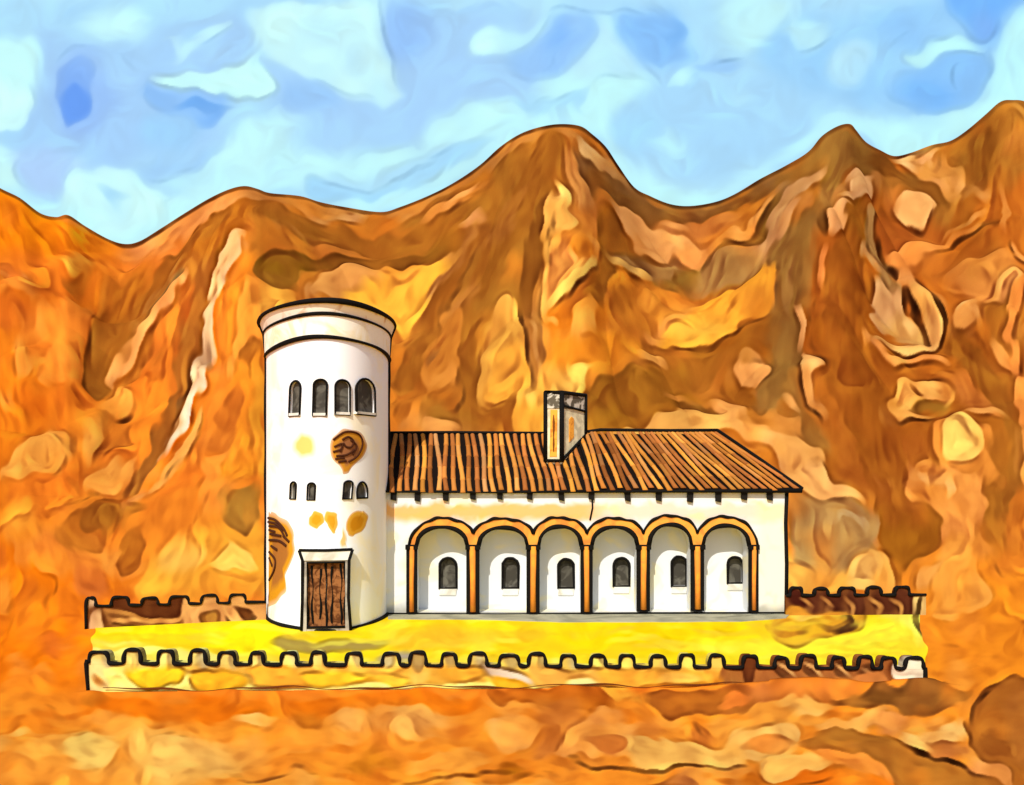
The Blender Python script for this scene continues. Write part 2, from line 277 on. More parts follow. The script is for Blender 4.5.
    P([(776, 193), (787, 199), (772, 225), (752, 240), (736, 246), (716, 263), (700, 277), (690, 287), (674, 281), (669, 272), (690, 268), (705, 263), (730, 244), (750, 226)], (144, 100, 36), 1.5, edge=.35)
    P([(796, 198), (791, 216), (786, 236), (776, 246), (756, 248), (740, 243), (760, 231), (776, 215)], (218, 152, 90), 1.3, edge=.35)
    P([(785, 176), (800, 172), (812, 175), (796, 196), (780, 205), (776, 192)], (176, 122, 64), 2)
    P([(690, 278), (720, 257), (750, 250), (778, 250), (762, 261), (736, 276), (715, 286), (700, 290)], (172, 120, 60), 1.5); E(718, 262, 4, 4, (232, 166, 96), 1, 1, .4)
    P([(600, 305), (625, 276), (662, 281), (700, 291), (690, 304), (658, 318), (640, 330), (610, 336), (590, 330), (584, 315)], (206, 118, 34), 4)
    P([(774, 254), (776, 276), (776, 300), (761, 308), (746, 316), (735, 329), (715, 339), (700, 344), (690, 351), (664, 348), (656, 336), (666, 325), (680, 311), (702, 296), (725, 285), (750, 270)], (250, 166, 46), 1.5, edge=.6)
    E(693, 326, 30, 11, (252, 196, 68), 6); P([(640, 338), (660, 319), (680, 306), (702, 298), (690, 311), (668, 326), (655, 341)], (240, 150, 62), 2, edge=.2)
    E(650, 362, 16, 9, (246, 166, 72), 2, 1, .3); P([(585, 340), (625, 335), (640, 350), (625, 372), (595, 376), (575, 365)], (247, 150, 40), 4)
    P([(777, 302), (792, 310), (782, 335), (770, 350), (740, 352), (710, 350), (690, 354), (715, 339), (740, 326), (756, 310)], (170, 94, 24), 2)
    P([(690, 354), (720, 346), (712, 380), (700, 396), (680, 398), (660, 384), (600, 380), (590, 420), (640, 425), (690, 416), (720, 400)], (180, 108, 30), 3)
    P([(586, 384), (640, 378), (690, 372), (700, 400), (680, 412), (640, 410), (600, 428), (584, 420)], (176, 110, 28), 3)
    E(705, 387, 18, 14, (196, 112, 36), 3); S([(664, 402, 2), (680, 405, 3), (700, 408, 2), (720, 400, 2)], (226, 142, 56), 1.2); P([(672, 410), (690, 406), (722, 408), (720, 418), (690, 416)], (142, 84, 26), 1.2, edge=.3)
    P([(600, 432), (640, 420), (680, 416), (720, 420), (740, 436), (600, 440)], (248, 180, 84), 2)
    P([(730, 362), (750, 352), (766, 356), (766, 380), (758, 384), (734, 376)], (240, 160, 80), 1.3, edge=.5); Ln([(740, 372), (752, 358), (762, 354)], .6)
    P([(722, 372), (760, 390), (764, 420), (752, 430), (740, 415), (728, 395)], (172, 98, 28), 2)
    P([(740, 395), (748, 412), (756, 428), (772, 430), (790, 440), (770, 445), (735, 436), (722, 420), (718, 400), (726, 396)], (240, 158, 76), 2)
    P([(768, 240), (800, 226), (816, 210), (822, 240), (813, 280), (801, 310), (796, 340), (790, 380), (774, 410), (762, 420), (762, 390), (772, 350), (780, 310), (778, 280)], (158, 106, 46), 2, edge=.2)
    S([(790, 258, 3), (788, 285, 3), (790, 312, 2)], (202, 142, 72), 1.2); S([(776, 300, 2), (777, 270, 2)], (226, 140, 50), 1.2)
    P([(815, 240), (832, 226), (852, 240), (862, 300), (858, 350), (836, 372), (824, 352), (808, 330), (806, 310), (812, 280)], (180, 92, 26), 3)
    S([(828, 246, 2.5), (822, 264, 2.5), (830, 276, 2.5), (835, 298, 2), (848, 316, 1)], (226, 130, 56), 1.2); P([(806, 306), (816, 320), (830, 320), (858, 330), (856, 372), (834, 372), (822, 352)], (166, 84, 20), 3)
    # left foot of the central mountain
    P([(455, 300), (475, 274), (482, 285), (476, 305), (462, 318), (448, 308)], (226, 146, 72), 1.5, edge=.35)
    P([(420, 310), (440, 300), (466, 310), (470, 340), (462, 362), (440, 374), (420, 376), (408, 350)], (200, 118, 40), 2.5, edge=.2)
    P([(420, 376), (440, 372), (462, 360), (455, 380), (440, 386), (424, 382)], (228, 144, 56), 2); S([(440, 346, 2), (428, 358, 3)], (168, 100, 40))
    P([(398, 350), (410, 366), (420, 378), (440, 386), (456, 376), (464, 398), (454, 410), (430, 402), (425, 392), (412, 420), (398, 430)], (170, 90, 26), 2, edge=.3)
    P([(400, 425), (420, 420), (460, 418), (480, 420), (474, 432), (400, 434)], (224, 144, 66), 2)
    Ln([(460, 366), (462, 382), (460, 400), (452, 410)], .9, 2.2, (90, 50, 20))
    P([(500, 300), (512, 302), (520, 322), (526, 350), (534, 378), (530, 395), (520, 402), (490, 402), (478, 395), (480, 360), (486, 330)], (249, 176, 70), 2, edge=.35)
    P([(495, 352), (520, 350), (530, 380), (512, 400), (492, 396)], (251, 170, 54), 3)
    P([(520, 296), (532, 290), (540, 300), (541, 330), (543, 350), (540, 374), (536, 381), (530, 376), (524, 352), (519, 325)], (180, 110, 44), 1.3, edge=.45); S([(530, 320, 2), (532, 345, 2.5), (538, 362, 2)], (202, 132, 62), 1.2); Ln([(518, 310), (522, 345), (531, 378), (540, 380)], .7, 1.4)
    P([(540, 365), (556, 362), (586, 368), (582, 388), (560, 392), (545, 400), (540, 440), (512, 440), (512, 404), (528, 396), (536, 384)], (252, 190, 78), 2)
    P([(474, 400), (512, 398), (518, 420), (520, 440), (480, 438)], (170, 96, 28), 2.5, edge=.2); P([(515, 406), (545, 400), (540, 440), (516, 440)], (246, 164, 52), 2)
    P([(545, 310), (580, 302), (610, 306), (600, 330), (580, 336), (562, 345), (550, 330)], (226, 122, 26), 3)
    P([(552, 345), (590, 330), (620, 340), (615, 366), (580, 366), (550, 362)], (248, 146, 34), 4); P([(580, 305), (592, 304), (594, 330), (575, 338)], (246, 158, 58), 2)
    S([(546, 316, 2), (560, 322, 2.5)], (250, 172, 74)); S([(560, 340, 1), (575, 333, 1.2), (588, 331, 1)], (250, 170, 70))
    # ---- right peak
    P([(840, 124), (855, 131), (868, 150), (886, 165), (906, 181), (922, 194), (900, 196), (880, 191), (866, 181), (855, 172), (845, 161), (835, 166), (825, 162), (815, 166), (790, 178), (764, 188), (790, 165), (810, 148), (825, 133)], (156, 106, 42), 2, edge=.2)
    P([(822, 160), (826, 168), (812, 180), (797, 195), (787, 210), (777, 226), (762, 244), (756, 240), (776, 201), (796, 176), (810, 164)], (206, 144, 84), 1.6, edge=.3)
    P([(826, 161), (838, 164), (843, 172), (839, 180), (830, 176)], (142, 96, 30), 1.3, edge=.3)
    P([(851, 171), (867, 176), (866, 195), (858, 199), (849, 191)], (231, 170, 104), 1, edge=.4)
    P([(868, 176), (880, 178), (878, 190), (868, 188)], (206, 136, 62), 1.5)
    P([(826, 182), (846, 178), (850, 192), (838, 196), (828, 200), (822, 215)], (190, 122, 54), 2)
    P([(829, 199), (843, 195), (849, 204), (845, 221), (836, 229), (827, 224)], (225, 152, 86), 1.1, edge=.5); E(842, 202, 5, 5, (240, 170, 100), 1, 1, .4)
    P([(822, 208), (828, 224), (826, 232), (818, 230), (816, 220)], (96, 56, 18), 1)
    P([(846, 199), (862, 200), (870, 222), (864, 260), (872, 290), (830, 296), (834, 252), (846, 228)], (162, 96, 26), 2.5)
    Ln([(840, 196), (856, 195), (866, 204), (874, 216)], .6, 1.1)
    P([(880, 166), (900, 185), (919, 195), (940, 194), (956, 202), (954, 226), (945, 231), (932, 214), (925, 205), (900, 200), (884, 198)], (180, 114, 40), 2)
    P([(898, 205), (915, 201), (933, 208), (926, 226), (918, 231), (900, 223), (886, 214)], (241, 176, 98), 1.2, edge=.4); Ln([(878, 208), (900, 222), (918, 231), (926, 224), (930, 211)], .85, 1.3)
    P([(874, 215), (896, 222), (916, 233), (932, 224), (946, 233), (944, 241), (925, 246), (890, 248), (880, 236)], (174, 88, 28), 1.6)
    P([(884, 249), (912, 245), (936, 246), (946, 241), (938, 255), (920, 263), (900, 266), (888, 262)], (241, 150, 66), 1.2, edge=.4); P([(893, 268), (906, 266), (913, 276), (908, 286), (897, 284)], (242, 162, 84), 1.2, edge=.3)
    S([(868, 216, 5), (872, 240, 5), (878, 262, 7), (886, 284, 9), (892, 310, 7)], (180, 128, 66), 1.3); Ln([(873, 214), (878, 240), (886, 260), (897, 272)], .85, 1.5); S([(864, 236, 1.5), (870, 262, 2)], (214, 150, 80))
    P([(889, 154), (905, 158), (930, 150), (943, 146), (936, 156), (922, 166), (914, 180), (904, 170)], (241, 186, 112), 1, edge=.3)
    P([(914, 180), (915, 166), (930, 154), (952, 145), (946, 160), (956, 170), (976, 180), (992, 186), (976, 196), (950, 198), (930, 196), (919, 190)], (214, 138, 58), 1.5, edge=.3)
    Ln([(916, 176), (920, 164), (938, 154)], .5); Ln([(942, 152), (940, 164), (928, 174)], .4); S([(920, 176, 1.5), (930, 164, 2), (944, 156, 1.5)], (236, 164, 90)); S([(922, 190, 2), (950, 190, 3), (984, 188, 2), (966, 196, 2)], (238, 162, 82), 1.3)
    P([(942, 145), (965, 135), (985, 115), (1003, 100), (1024, 102), (1230, 112), (1230, 180), (1000, 180), (972, 178), (952, 166)], (176, 110, 36), 3)
    P([(1000, 131), (1030, 128), (1060, 140), (1024, 146), (1000, 146)], (206, 126, 46), 2); Ln([(1010, 157), (1030, 155)], .8, 1.2); Ln([(984, 136), (992, 130)], .5); Ln([(984, 143), (994, 134)], .5); E(1020, 110, 6, 4, (190, 122, 46), 1, 1, .4)
    P([(956, 202), (990, 190), (1050, 184), (1050, 262), (990, 270), (960, 280), (930, 287), (924, 266), (946, 250), (950, 226)], (194, 102, 28), 3)
    S([(946, 232, 1.5), (962, 224, 2.5), (980, 212, 1.5)], (234, 148, 66), 1.2); S([(945, 243, 2), (970, 232, 2), (990, 222, 1)], (222, 134, 54), 1.2); Ln([(942, 252), (965, 241), (985, 230)], .8, 1.6)
    E(990, 230, 13, 8, (150, 80, 22), 1.5, 1, .4); Ln([(982, 234), (998, 231)], .5); S([(1004, 182, 3), (1006, 205, 4), (1003, 228, 2)], (218, 130, 50), 1.5)
    S([(1014, 248, 3), (1014, 258, 3.5), (1026, 262, 3)], (234, 146, 66), 1.2); Ln([(1012, 246), (1011, 256), (1018, 264), (1030, 264)], .9, 1.4)
    P([(945, 290), (960, 272), (985, 262), (1005, 262), (1012, 285), (998, 304), (975, 300), (952, 300)], (236, 146, 62), 2.5, edge=.25)
    # ---- lower right mountain
    P([(820, 300), (862, 292), (900, 340), (960, 360), (1000, 370), (1000, 420), (940, 470), (900, 480), (836, 476), (818, 430), (824, 370)], (182, 98, 26), 4)
    P([(797, 330), (802, 350), (815, 354), (825, 366), (820, 380), (819, 400), (822, 417), (812, 416), (805, 396), (800, 376), (795, 350)], (240, 168, 90), 1.2, edge=.4); S([(799, 300, 2.5), (799, 318, 3), (797, 338, 3.5)], (232, 158, 86), 1.2)
    Ln([(804, 350), (822, 360), (832, 373), (840, 378)], .8, 1.5); Ln([(800, 384), (808, 404), (816, 420)], .85, 1.6)
    P([(766, 350), (794, 352), (799, 380), (803, 410), (815, 432), (826, 454), (800, 442), (788, 432), (795, 402), (784, 380), (768, 372)], (166, 112, 46), 2)
    P([(786, 396), (796, 398), (796, 410), (786, 408)], (232, 156, 78), 1.2, edge=.3); P([(768, 418), (786, 416), (798, 430), (796, 444), (776, 438)], (222, 138, 56), 2)
    P([(764, 436), (785, 440), (800, 444), (822, 456), (834, 474), (846, 488), (858, 498), (850, 503), (832, 500), (812, 493), (798, 482), (780, 462)], (250, 176, 92), 1.8, edge=.3); Ln([(812, 464), (824, 462), (830, 470)], .5)
    P([(871, 280), (884, 280), (896, 300), (891, 320), (881, 320), (873, 302)], (226, 164, 98), 1.3, edge=.35)
    P([(894, 304), (906, 312), (921, 320), (931, 332), (920, 334), (896, 326), (884, 322)], (206, 146, 74), 1.3)
    P([(914, 280), (926, 290), (936, 305), (943, 320), (941, 341), (932, 338), (928, 320), (915, 305), (906, 294)], (240, 174, 90), 1.1, edge=.4); P([(918, 312), (930, 326), (936, 340), (926, 336)], (150, 100, 44), 1.2)
    Ln([(916, 282), (932, 304), (943, 320), (943, 340)], .9, 1.8); Ln([(912, 310), (924, 320), (934, 334)], .8, 1.3)
    S([(898, 303, 1.6), (897, 296, 1.8), (902, 293, 1.8), (906, 300, 1.8), (913, 306, 2.4)], (70, 36, 14), 1.0); E(905, 313, 7, 6, (240, 180, 104), 1.2)
    P([(878, 333), (905, 331), (930, 335), (943, 340), (925, 347), (905, 348), (888, 343), (877, 341)], (246, 186, 102), 1, edge=.4); Ln([(890, 344), (905, 348), (925, 347), (944, 340)], .85, 1.4)
    S([(873, 330, 2.5), (875, 341, 4), (888, 353, 4), (900, 359, 4), (926, 355, 3.5), (948, 364, 2)], (241, 150, 66), 1.2); Ln([(871, 340), (884, 354), (902, 366), (924, 361), (950, 366)], .55)
    E(969, 322, 18, 16, (243, 160, 76), 2, 1, .35); S([(958, 312, 2), (968, 308, 2), (980, 318, 2)], (252, 184, 100), 1.2); P([(951, 325), (957, 324), (962, 338), (950, 338)], (244, 154, 70), 1, edge=.4)
    P([(996, 278), (1016, 278), (1014, 300), (1006, 306), (998, 298)], (242, 162, 78), 1.4, edge=.35); P([(945, 345), (982, 338), (988, 355), (952, 360)], (172, 86, 22), 2, edge=.2)
    P([(1000, 336), (1008, 352), (1010, 362), (996, 360)], (240, 152, 66), 1.4, edge=.3); S([(1020, 290, 5), (1014, 330, 4), (1016, 370, 5), (1024, 420, 6)], (238, 140, 56), 2)
    P([(893, 378), (903, 380), (905, 390), (912, 400), (920, 410), (918, 420), (931, 430), (915, 429), (894, 436), (880, 429), (873, 421), (885, 411), (893, 400)], (250, 170, 76), 1.1, edge=.45); Ln([(890, 436), (912, 429), (932, 431)], .8, 1.2); Ln([(900, 416), (912, 412), (920, 414)], .6)
    P([(904, 383), (925, 381), (941, 388), (952, 396), (945, 409), (930, 402), (920, 405), (911, 394)], (244, 158, 68), 1.2, edge=.45); P([(914, 388), (926, 386), (934, 396), (922, 402), (914, 396)], (253, 184, 88), 1.2)
    P([(918, 406), (946, 406), (936, 416), (920, 418)], (160, 100, 30), 1.4); P([(938, 378), (964, 375), (976, 384), (962, 392), (944, 388)], (222, 126, 46), 1.3, edge=.4)
    P([(950, 386), (980, 392), (1006, 405), (1009, 416), (984, 414), (962, 404)], (226, 132, 52), 1.3, edge=.4); S([(966, 408, 2.5), (990, 408, 3), (1004, 414, 2)], (246, 164, 76), 1.2)
    P([(935, 424), (946, 416), (958, 412), (976, 424), (992, 432), (991, 450), (1000, 466), (1008, 478), (985, 482), (955, 470), (936, 455)], (240, 142, 52), 1.5, edge=.35)
    P([(945, 421), (956, 416), (974, 427), (984, 440), (972, 454), (955, 458), (941, 450), (940, 432)], (254, 190, 86), 1.6, edge=.3)
    P([(898, 476), (920, 462), (950, 464), (976, 474), (986, 500), (990, 526), (960, 536), (936, 532), (936, 516), (920, 506), (904, 502)], (242, 148, 62), 1.8, edge=.35); S([(912, 474, 3), (930, 480, 4), (956, 482, 3), (950, 490, 2)], (250, 172, 88), 1.3); Ln([(910, 474), (928, 481), (952, 480)], .4)
    P([(820, 436), (900, 440), (940, 456), (915, 463), (898, 478), (896, 492), (880, 496), (886, 512), (864, 500), (846, 480), (838, 462)], (180, 94, 28), 3)
    S([(872, 478, 2), (878, 490, 2), (886, 484, 1.5), (892, 492, 2)], (228, 136, 56), 1.2)
    P([(788, 494), (815, 494), (850, 505), (873, 525), (871, 545), (850, 561), (840, 578), (800, 568), (788, 540)], (182, 130, 68), 2.5, edge=.2); S([(832, 516, 2.5), (846, 520, 2.5), (858, 526, 3)], (196, 150, 90), 1.3)  # greyish shade beside the wing, painted into the slope colour
    P([(786, 556), (800, 560), (830, 570), (846, 574), (842, 600), (786, 600)], (250, 174, 68), 3)
    P([(848, 590), (848, 570), (860, 555), (875, 549), (891, 560), (899, 571), (896, 590)], (250, 184, 88), 1.5, edge=.3); Ln([(872, 548), (880, 558), (880, 568)], .5)
    P([(873, 508), (905, 514), (920, 504), (937, 514), (937, 540), (912, 560), (901, 584), (896, 570), (890, 558), (880, 546), (874, 526)], (162, 90, 20), 2, edge=.2)
    P([(944, 545), (950, 537), (981, 537), (987, 550), (981, 560), (988, 602), (930, 622), (928, 592), (938, 570)], (251, 160, 60), 2, edge=.25); P([(914, 578), (930, 562), (945, 555), (944, 566), (932, 580), (920, 586)], (246, 158, 66), 1.3, edge=.4)
    P([(984, 478), (1000, 494), (1014, 510), (1006, 546), (990, 551), (984, 530), (990, 506)], (182, 106, 30), 2); P([(990, 430), (1010, 428), (1008, 460), (1002, 480), (988, 460)], (186, 106, 30), 2)
    P([(1008, 440), (1030, 430), (1040, 470), (1012, 470)], (240, 148, 60), 2, edge=.3); P([(1012, 500), (1040, 500), (1040, 560), (1006, 575), (990, 570), (1000, 548)], (222, 118, 34), 3)
    Ln([(985, 555), (1000, 572), (1012, 575), (1016, 562)], .5)
    # ---- left foot
    P([(4, 466), (25, 440), (45, 425), (70, 440), (66, 455), (56, 470), (30, 476)], (252, 164, 64), 3, edge=.2); Ln([(50, 436), (60, 440), (72, 442)], .6); Ln([(52, 470), (62, 452)], .5)
    E(30, 408, 12, 12, (222, 102, 18), 4); P([(48, 395), (70, 392), (84, 404), (66, 412), (50, 410)], (232, 112, 26), 4)
    P([(80, 430), (98, 414), (106, 440), (100, 456), (86, 460)], (250, 160, 60), 2, edge=.2); P([(104, 396), (116, 378), (131, 384), (133, 405), (121, 415), (98, 406)], (250, 150, 54), 2, edge=.3)
    Ln([(118, 416), (128, 412), (132, 402)], .7, 1.1); P([(112, 424), (126, 419), (131, 425), (121, 446), (111, 456), (104, 461), (100, 458), (108, 440)], (194, 98, 28), 1.5, edge=.35)
    P([(80, 475), (100, 468), (130, 456), (134, 466), (124, 482), (104, 492), (84, 482)], (251, 160, 62), 2, edge=.25); P([(54, 470), (66, 452), (76, 460), (74, 474)], (236, 116, 28), 2, edge=.2)
    P([(28, 480), (60, 474), (70, 490), (50, 505), (30, 500)], (244, 122, 30), 4); Ln([(64, 479), (74, 479)], .8, 1.1); Ln([(64, 494), (80, 498), (90, 490), (98, 498), (112, 498)], .7, 1.1)
    P([(8, 500), (26, 496), (40, 520), (50, 536), (16, 540), (2, 530)], (254, 156, 44), 6); P([(36, 550), (50, 534), (58, 545), (48, 556)], (232, 116, 34), 1.5, edge=.3)
    P([(65, 525), (86, 506), (114, 500), (119, 510), (110, 530), (95, 545), (72, 546), (60, 541)], (178, 94, 24), 3, edge=.3)
    P([(118, 506), (150, 496), (185, 486), (207, 496), (206, 510), (186, 530), (156, 536), (136, 540), (114, 531)], (216, 114, 30), 3, edge=.25)
    P([(118, 506), (136, 496), (146, 498), (130, 512), (122, 516)], (226, 142, 68), 1.5)
    P([(120, 534), (139, 534), (136, 556), (124, 568), (114, 560)], (190, 100, 26), 2.5, edge=.2); P([(98, 545), (112, 540), (112, 566), (98, 566)], (244, 148, 52), 2, edge=.3)
    P([(150, 552), (180, 536), (210, 510), (226, 516), (240, 536), (258, 530), (264, 596), (140, 596), (138, 568)], (251, 164, 46), 3); P([(160, 546), (185, 540), (206, 558), (182, 570), (154, 566)], (255, 186, 74), 4); P([(217, 548), (234, 540), (252, 554), (252, 568), (218, 568)], (255, 194, 80), 2, edge=.3)
    P([(222, 500), (258, 494), (260, 520), (246, 535), (235, 531), (225, 516)], (180, 118, 40), 2)
    S([(198, 412, 2.5), (192, 430, 5), (184, 448, 6.5), (172, 464, 4), (152, 488, 5)], (250, 166, 72), 1.3); Ln([(200, 410), (195, 432), (188, 452), (172, 464), (160, 480)], .65, 1.1)
    P([(238, 414), (248, 450), (251, 478), (226, 490), (230, 450)], (250, 148, 34), 2, edge=.3); P([(224, 396), (240, 384), (242, 420), (226, 456), (210, 450), (214, 420)], (204, 104, 30), 3); P([(160, 480), (180, 466), (196, 470), (206, 486), (180, 492), (152, 498)], (238, 122, 32), 2, edge=.25)
    P([(42, 630), (55, 627), (66, 640), (62, 656), (50, 658)], (228, 106, 28), 1.6, edge=.3); P([(0, 576), (8, 578), (12, 600), (6, 615), (0, 612)], (250, 150, 50), 2); Ln([(8, 578), (11, 600), (10, 640)], .4); Ln([(44, 606), (54, 590), (52, 575)], .5)
    P([(70, 570), (90, 562), (104, 575), (100, 590), (76, 590)], (228, 116, 40), 2.5)
    # ---- foreground
    P([(80, 693), (100, 700), (250, 697), (440, 694), (490, 700), (440, 712), (300, 716), (200, 722), (120, 718), (86, 708)], (244, 118, 14), 3); P([(86, 696), (100, 694), (110, 702), (92, 708)], (206, 110, 24), 2)
    P([(66, 748), (85, 734), (105, 745), (120, 750), (96, 772), (72, 762)], (255, 206, 96), 4); E(24, 731, 11, 6, (252, 182, 82), 2); E(3, 746, 9, 9, (252, 176, 74), 3); Ln([(78, 744), (80, 736), (88, 734)], .5); Ln([(50, 705), (64, 714)], .5)
    P([(150, 760), (170, 738), (190, 736), (226, 748), (236, 774), (175, 782)], (253, 180, 82), 5); E(190, 776, 18, 10, (247, 158, 52), 4); Ln([(160, 738), (180, 736), (190, 738)], .5); Ln([(224, 752), (232, 770), (246, 782)], .6)
    P([(238, 715), (262, 713), (276, 720), (262, 728), (246, 724)], (251, 172, 76), 1.6, edge=.3); E(305, 718, 18, 10, (214, 114, 24), 4); E(368, 763, 24, 11, (200, 108, 18), 4); E(455, 729, 14, 9, (232, 110, 22), 4)
    P([(338, 716), (370, 712), (420, 707), (442, 720), (415, 733), (370, 733), (350, 727)], (251, 166, 72), 3); Ln([(366, 720), (370, 730)], .3)
    P([(230, 740), (260, 736), (268, 760), (250, 780), (232, 770)], (250, 164, 62), 4); P([(272, 776), (296, 765), (311, 776), (320, 800), (236, 800), (244, 780)], (252, 166, 64), 3, edge=.3); Ln([(240, 782), (270, 780), (296, 766), (312, 776)], .6)
    P([(488, 716), (514, 711), (541, 725), (526, 746), (500, 750), (488, 736)], (249, 166, 74), 2.5, edge=.2); E(510, 767, 17, 7, (188, 100, 14), 3); Ln([(390, 778), (430, 776), (470, 771), (560, 771)], .6); P([(430, 800), (440, 782), (490, 778), (560, 780), (600, 800)], (252, 172, 70), 2.5)
    P([(494, 692), (545, 690), (596, 694), (611, 705), (590, 715), (560, 711), (520, 701), (494, 702)], (192, 92, 18), 1.8, edge=.3); P([(598, 688), (606, 679), (621, 684), (636, 693), (647, 698), (630, 703), (612, 701)], (250, 162, 48), 1.4, edge=.3)
    P([(650, 690), (700, 690), (745, 688), (760, 700), (740, 712), (715, 713), (690, 706), (664, 713), (656, 708)], (188, 98, 28), 1.8, edge=.35); P([(724, 696), (740, 690), (751, 700), (736, 709), (722, 704)], (241, 126, 42), 1.4, edge=.3)
    P([(540, 710), (576, 700), (582, 720), (556, 746), (535, 751), (546, 730)], (212, 118, 44), 2); P([(572, 730), (605, 711), (626, 720), (636, 735), (630, 761), (600, 761), (556, 752)], (246, 156, 66), 1.8, edge=.3)
    P([(588, 746), (605, 737), (626, 742), (628, 756), (611, 763), (602, 756)], (214, 114, 40), 1.5, edge=.4); P([(634, 740), (680, 746), (720, 748), (735, 729), (746, 745), (742, 766), (700, 768), (640, 766)], (251, 182, 82), 2, edge=.25); Ln([(568, 756), (590, 768), (640, 770), (700, 769), (742, 765)], .85, 1.5, (90, 50, 12))
    P([(688, 736), (700, 721), (713, 740), (708, 749), (694, 746)], (218, 114, 36), 1.3, edge=.5); Ln([(698, 722), (702, 740), (708, 748)], .6); P([(634, 720), (656, 716), (660, 740), (636, 738)], (242, 140, 46), 2)
    P([(654, 790), (670, 778), (689, 774), (694, 790)], (200, 110, 46), 1.6, edge=.3); E(755, 780, 20, 8, (224, 116, 20), 3); P([(738, 740), (755, 727), (792, 724), (800, 745), (790, 762), (760, 766)], (251, 182, 86), 2, edge=.3); P([(750, 744), (772, 736), (792, 742), (776, 756)], (240, 140, 50), 1.6, edge=.3)
    P([(750, 690), (800, 688), (850, 688), (840, 700), (790, 702), (756, 700)], (216, 118, 46), 2); P([(778, 703), (810, 697), (832, 704), (822, 714), (790, 713)], (250, 184, 86), 1.4, edge=.3)
    P([(836, 702), (846, 698), (862, 688), (900, 688), (926, 686), (968, 698), (962, 706), (930, 716), (905, 716), (890, 706), (855, 709)], (160, 94, 34), 1.6, edge=.35); P([(864, 690), (880, 692), (906, 695), (880, 701), (858, 698)], (128, 72, 24), 1.3)
    P([(818, 720), (850, 716), (880, 709), (892, 715), (870, 723), (840, 727)], (251, 168, 72), 1.5, edge=.3); P([(880, 712), (905, 716), (900, 726), (884, 726)], (236, 144, 62), 1.5, edge=.3)
    P([(806, 742), (830, 725), (848, 722), (866, 727), (890, 730), (902, 746), (922, 756), (962, 766), (990, 780), (985, 800), (905, 800), (892, 768), (870, 752), (840, 744), (816, 748)], (184, 108, 34), 1.6, edge=.4)
    P([(903, 736), (930, 730), (956, 726), (970, 732), (962, 741), (932, 749), (920, 753)], (251, 182, 92), 1.3, edge=.35); Ln([(896, 734), (910, 749), (930, 758), (956, 766), (986, 777)], .9, 1.7, (70, 36, 10)); P([(926, 748), (968, 744), (973, 756), (952, 762), (934, 758)], (204, 114, 46), 1.5, edge=.3)
    P([(966, 722), (985, 690), (1000, 683), (1030, 679), (1240, 684), (1240, 830), (1010, 800), (984, 756), (970, 738)], (168, 90, 28), 1.8, edge=.4); Ln([(992, 686), (974, 710), (966, 726), (971, 740)], .8, 1.4); P([(1008, 720), (1016, 690), (1032, 690), (1030, 760), (1012, 760)], (178, 98, 34), 3)
    P([(968, 770), (985, 758), (1004, 770), (1000, 782), (985, 776)], (238, 146, 70), 1.3, edge=.35); P([(764, 764), (800, 755), (832, 757), (826, 770), (800, 774), (764, 776)], (252, 178, 78), 1.5, edge=.3); P([(788, 778), (830, 766), (880, 768), (908, 800), (770, 800)], (246, 118, 18), 2, edge=.2); Ln([(800, 780), (826, 780)], .7); P([(812, 750), (850, 746), (885, 762), (900, 776), (870, 768), (836, 760)], (244, 142, 52), 1.5, edge=.25)
    P([(946, 660), (964, 672), (968, 690), (950, 690)], (252, 160, 60), 3); Ln([(944, 650), (954, 649)], .4); Ln([(962, 664), (972, 668)], .4); Ln([(976, 662), (992, 656)], .4)
    # darker brown strokes along the ridges and gullies running down from the summits
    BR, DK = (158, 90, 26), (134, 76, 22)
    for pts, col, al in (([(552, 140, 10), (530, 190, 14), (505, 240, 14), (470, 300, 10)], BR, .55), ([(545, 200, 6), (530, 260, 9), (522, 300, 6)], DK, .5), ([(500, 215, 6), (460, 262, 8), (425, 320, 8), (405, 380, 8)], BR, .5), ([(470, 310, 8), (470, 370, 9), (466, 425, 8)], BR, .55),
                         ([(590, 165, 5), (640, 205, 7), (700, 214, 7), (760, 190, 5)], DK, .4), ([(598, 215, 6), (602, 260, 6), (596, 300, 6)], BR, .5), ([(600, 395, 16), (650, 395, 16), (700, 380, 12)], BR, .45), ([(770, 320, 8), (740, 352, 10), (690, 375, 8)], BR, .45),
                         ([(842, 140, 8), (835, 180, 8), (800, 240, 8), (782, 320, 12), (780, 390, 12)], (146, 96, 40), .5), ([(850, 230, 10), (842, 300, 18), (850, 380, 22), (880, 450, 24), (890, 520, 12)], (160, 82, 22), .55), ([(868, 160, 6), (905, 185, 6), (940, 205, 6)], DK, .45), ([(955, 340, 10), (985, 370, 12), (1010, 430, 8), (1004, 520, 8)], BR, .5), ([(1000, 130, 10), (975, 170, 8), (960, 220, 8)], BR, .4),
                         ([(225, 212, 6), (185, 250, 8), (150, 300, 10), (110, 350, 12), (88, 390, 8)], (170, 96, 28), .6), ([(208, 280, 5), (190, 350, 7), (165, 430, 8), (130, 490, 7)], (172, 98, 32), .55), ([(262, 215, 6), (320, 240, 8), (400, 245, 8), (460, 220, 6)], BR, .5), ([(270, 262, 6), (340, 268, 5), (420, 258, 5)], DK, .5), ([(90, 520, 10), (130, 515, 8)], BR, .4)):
        S(pts, col, 5, min(.85, al * 1.35))
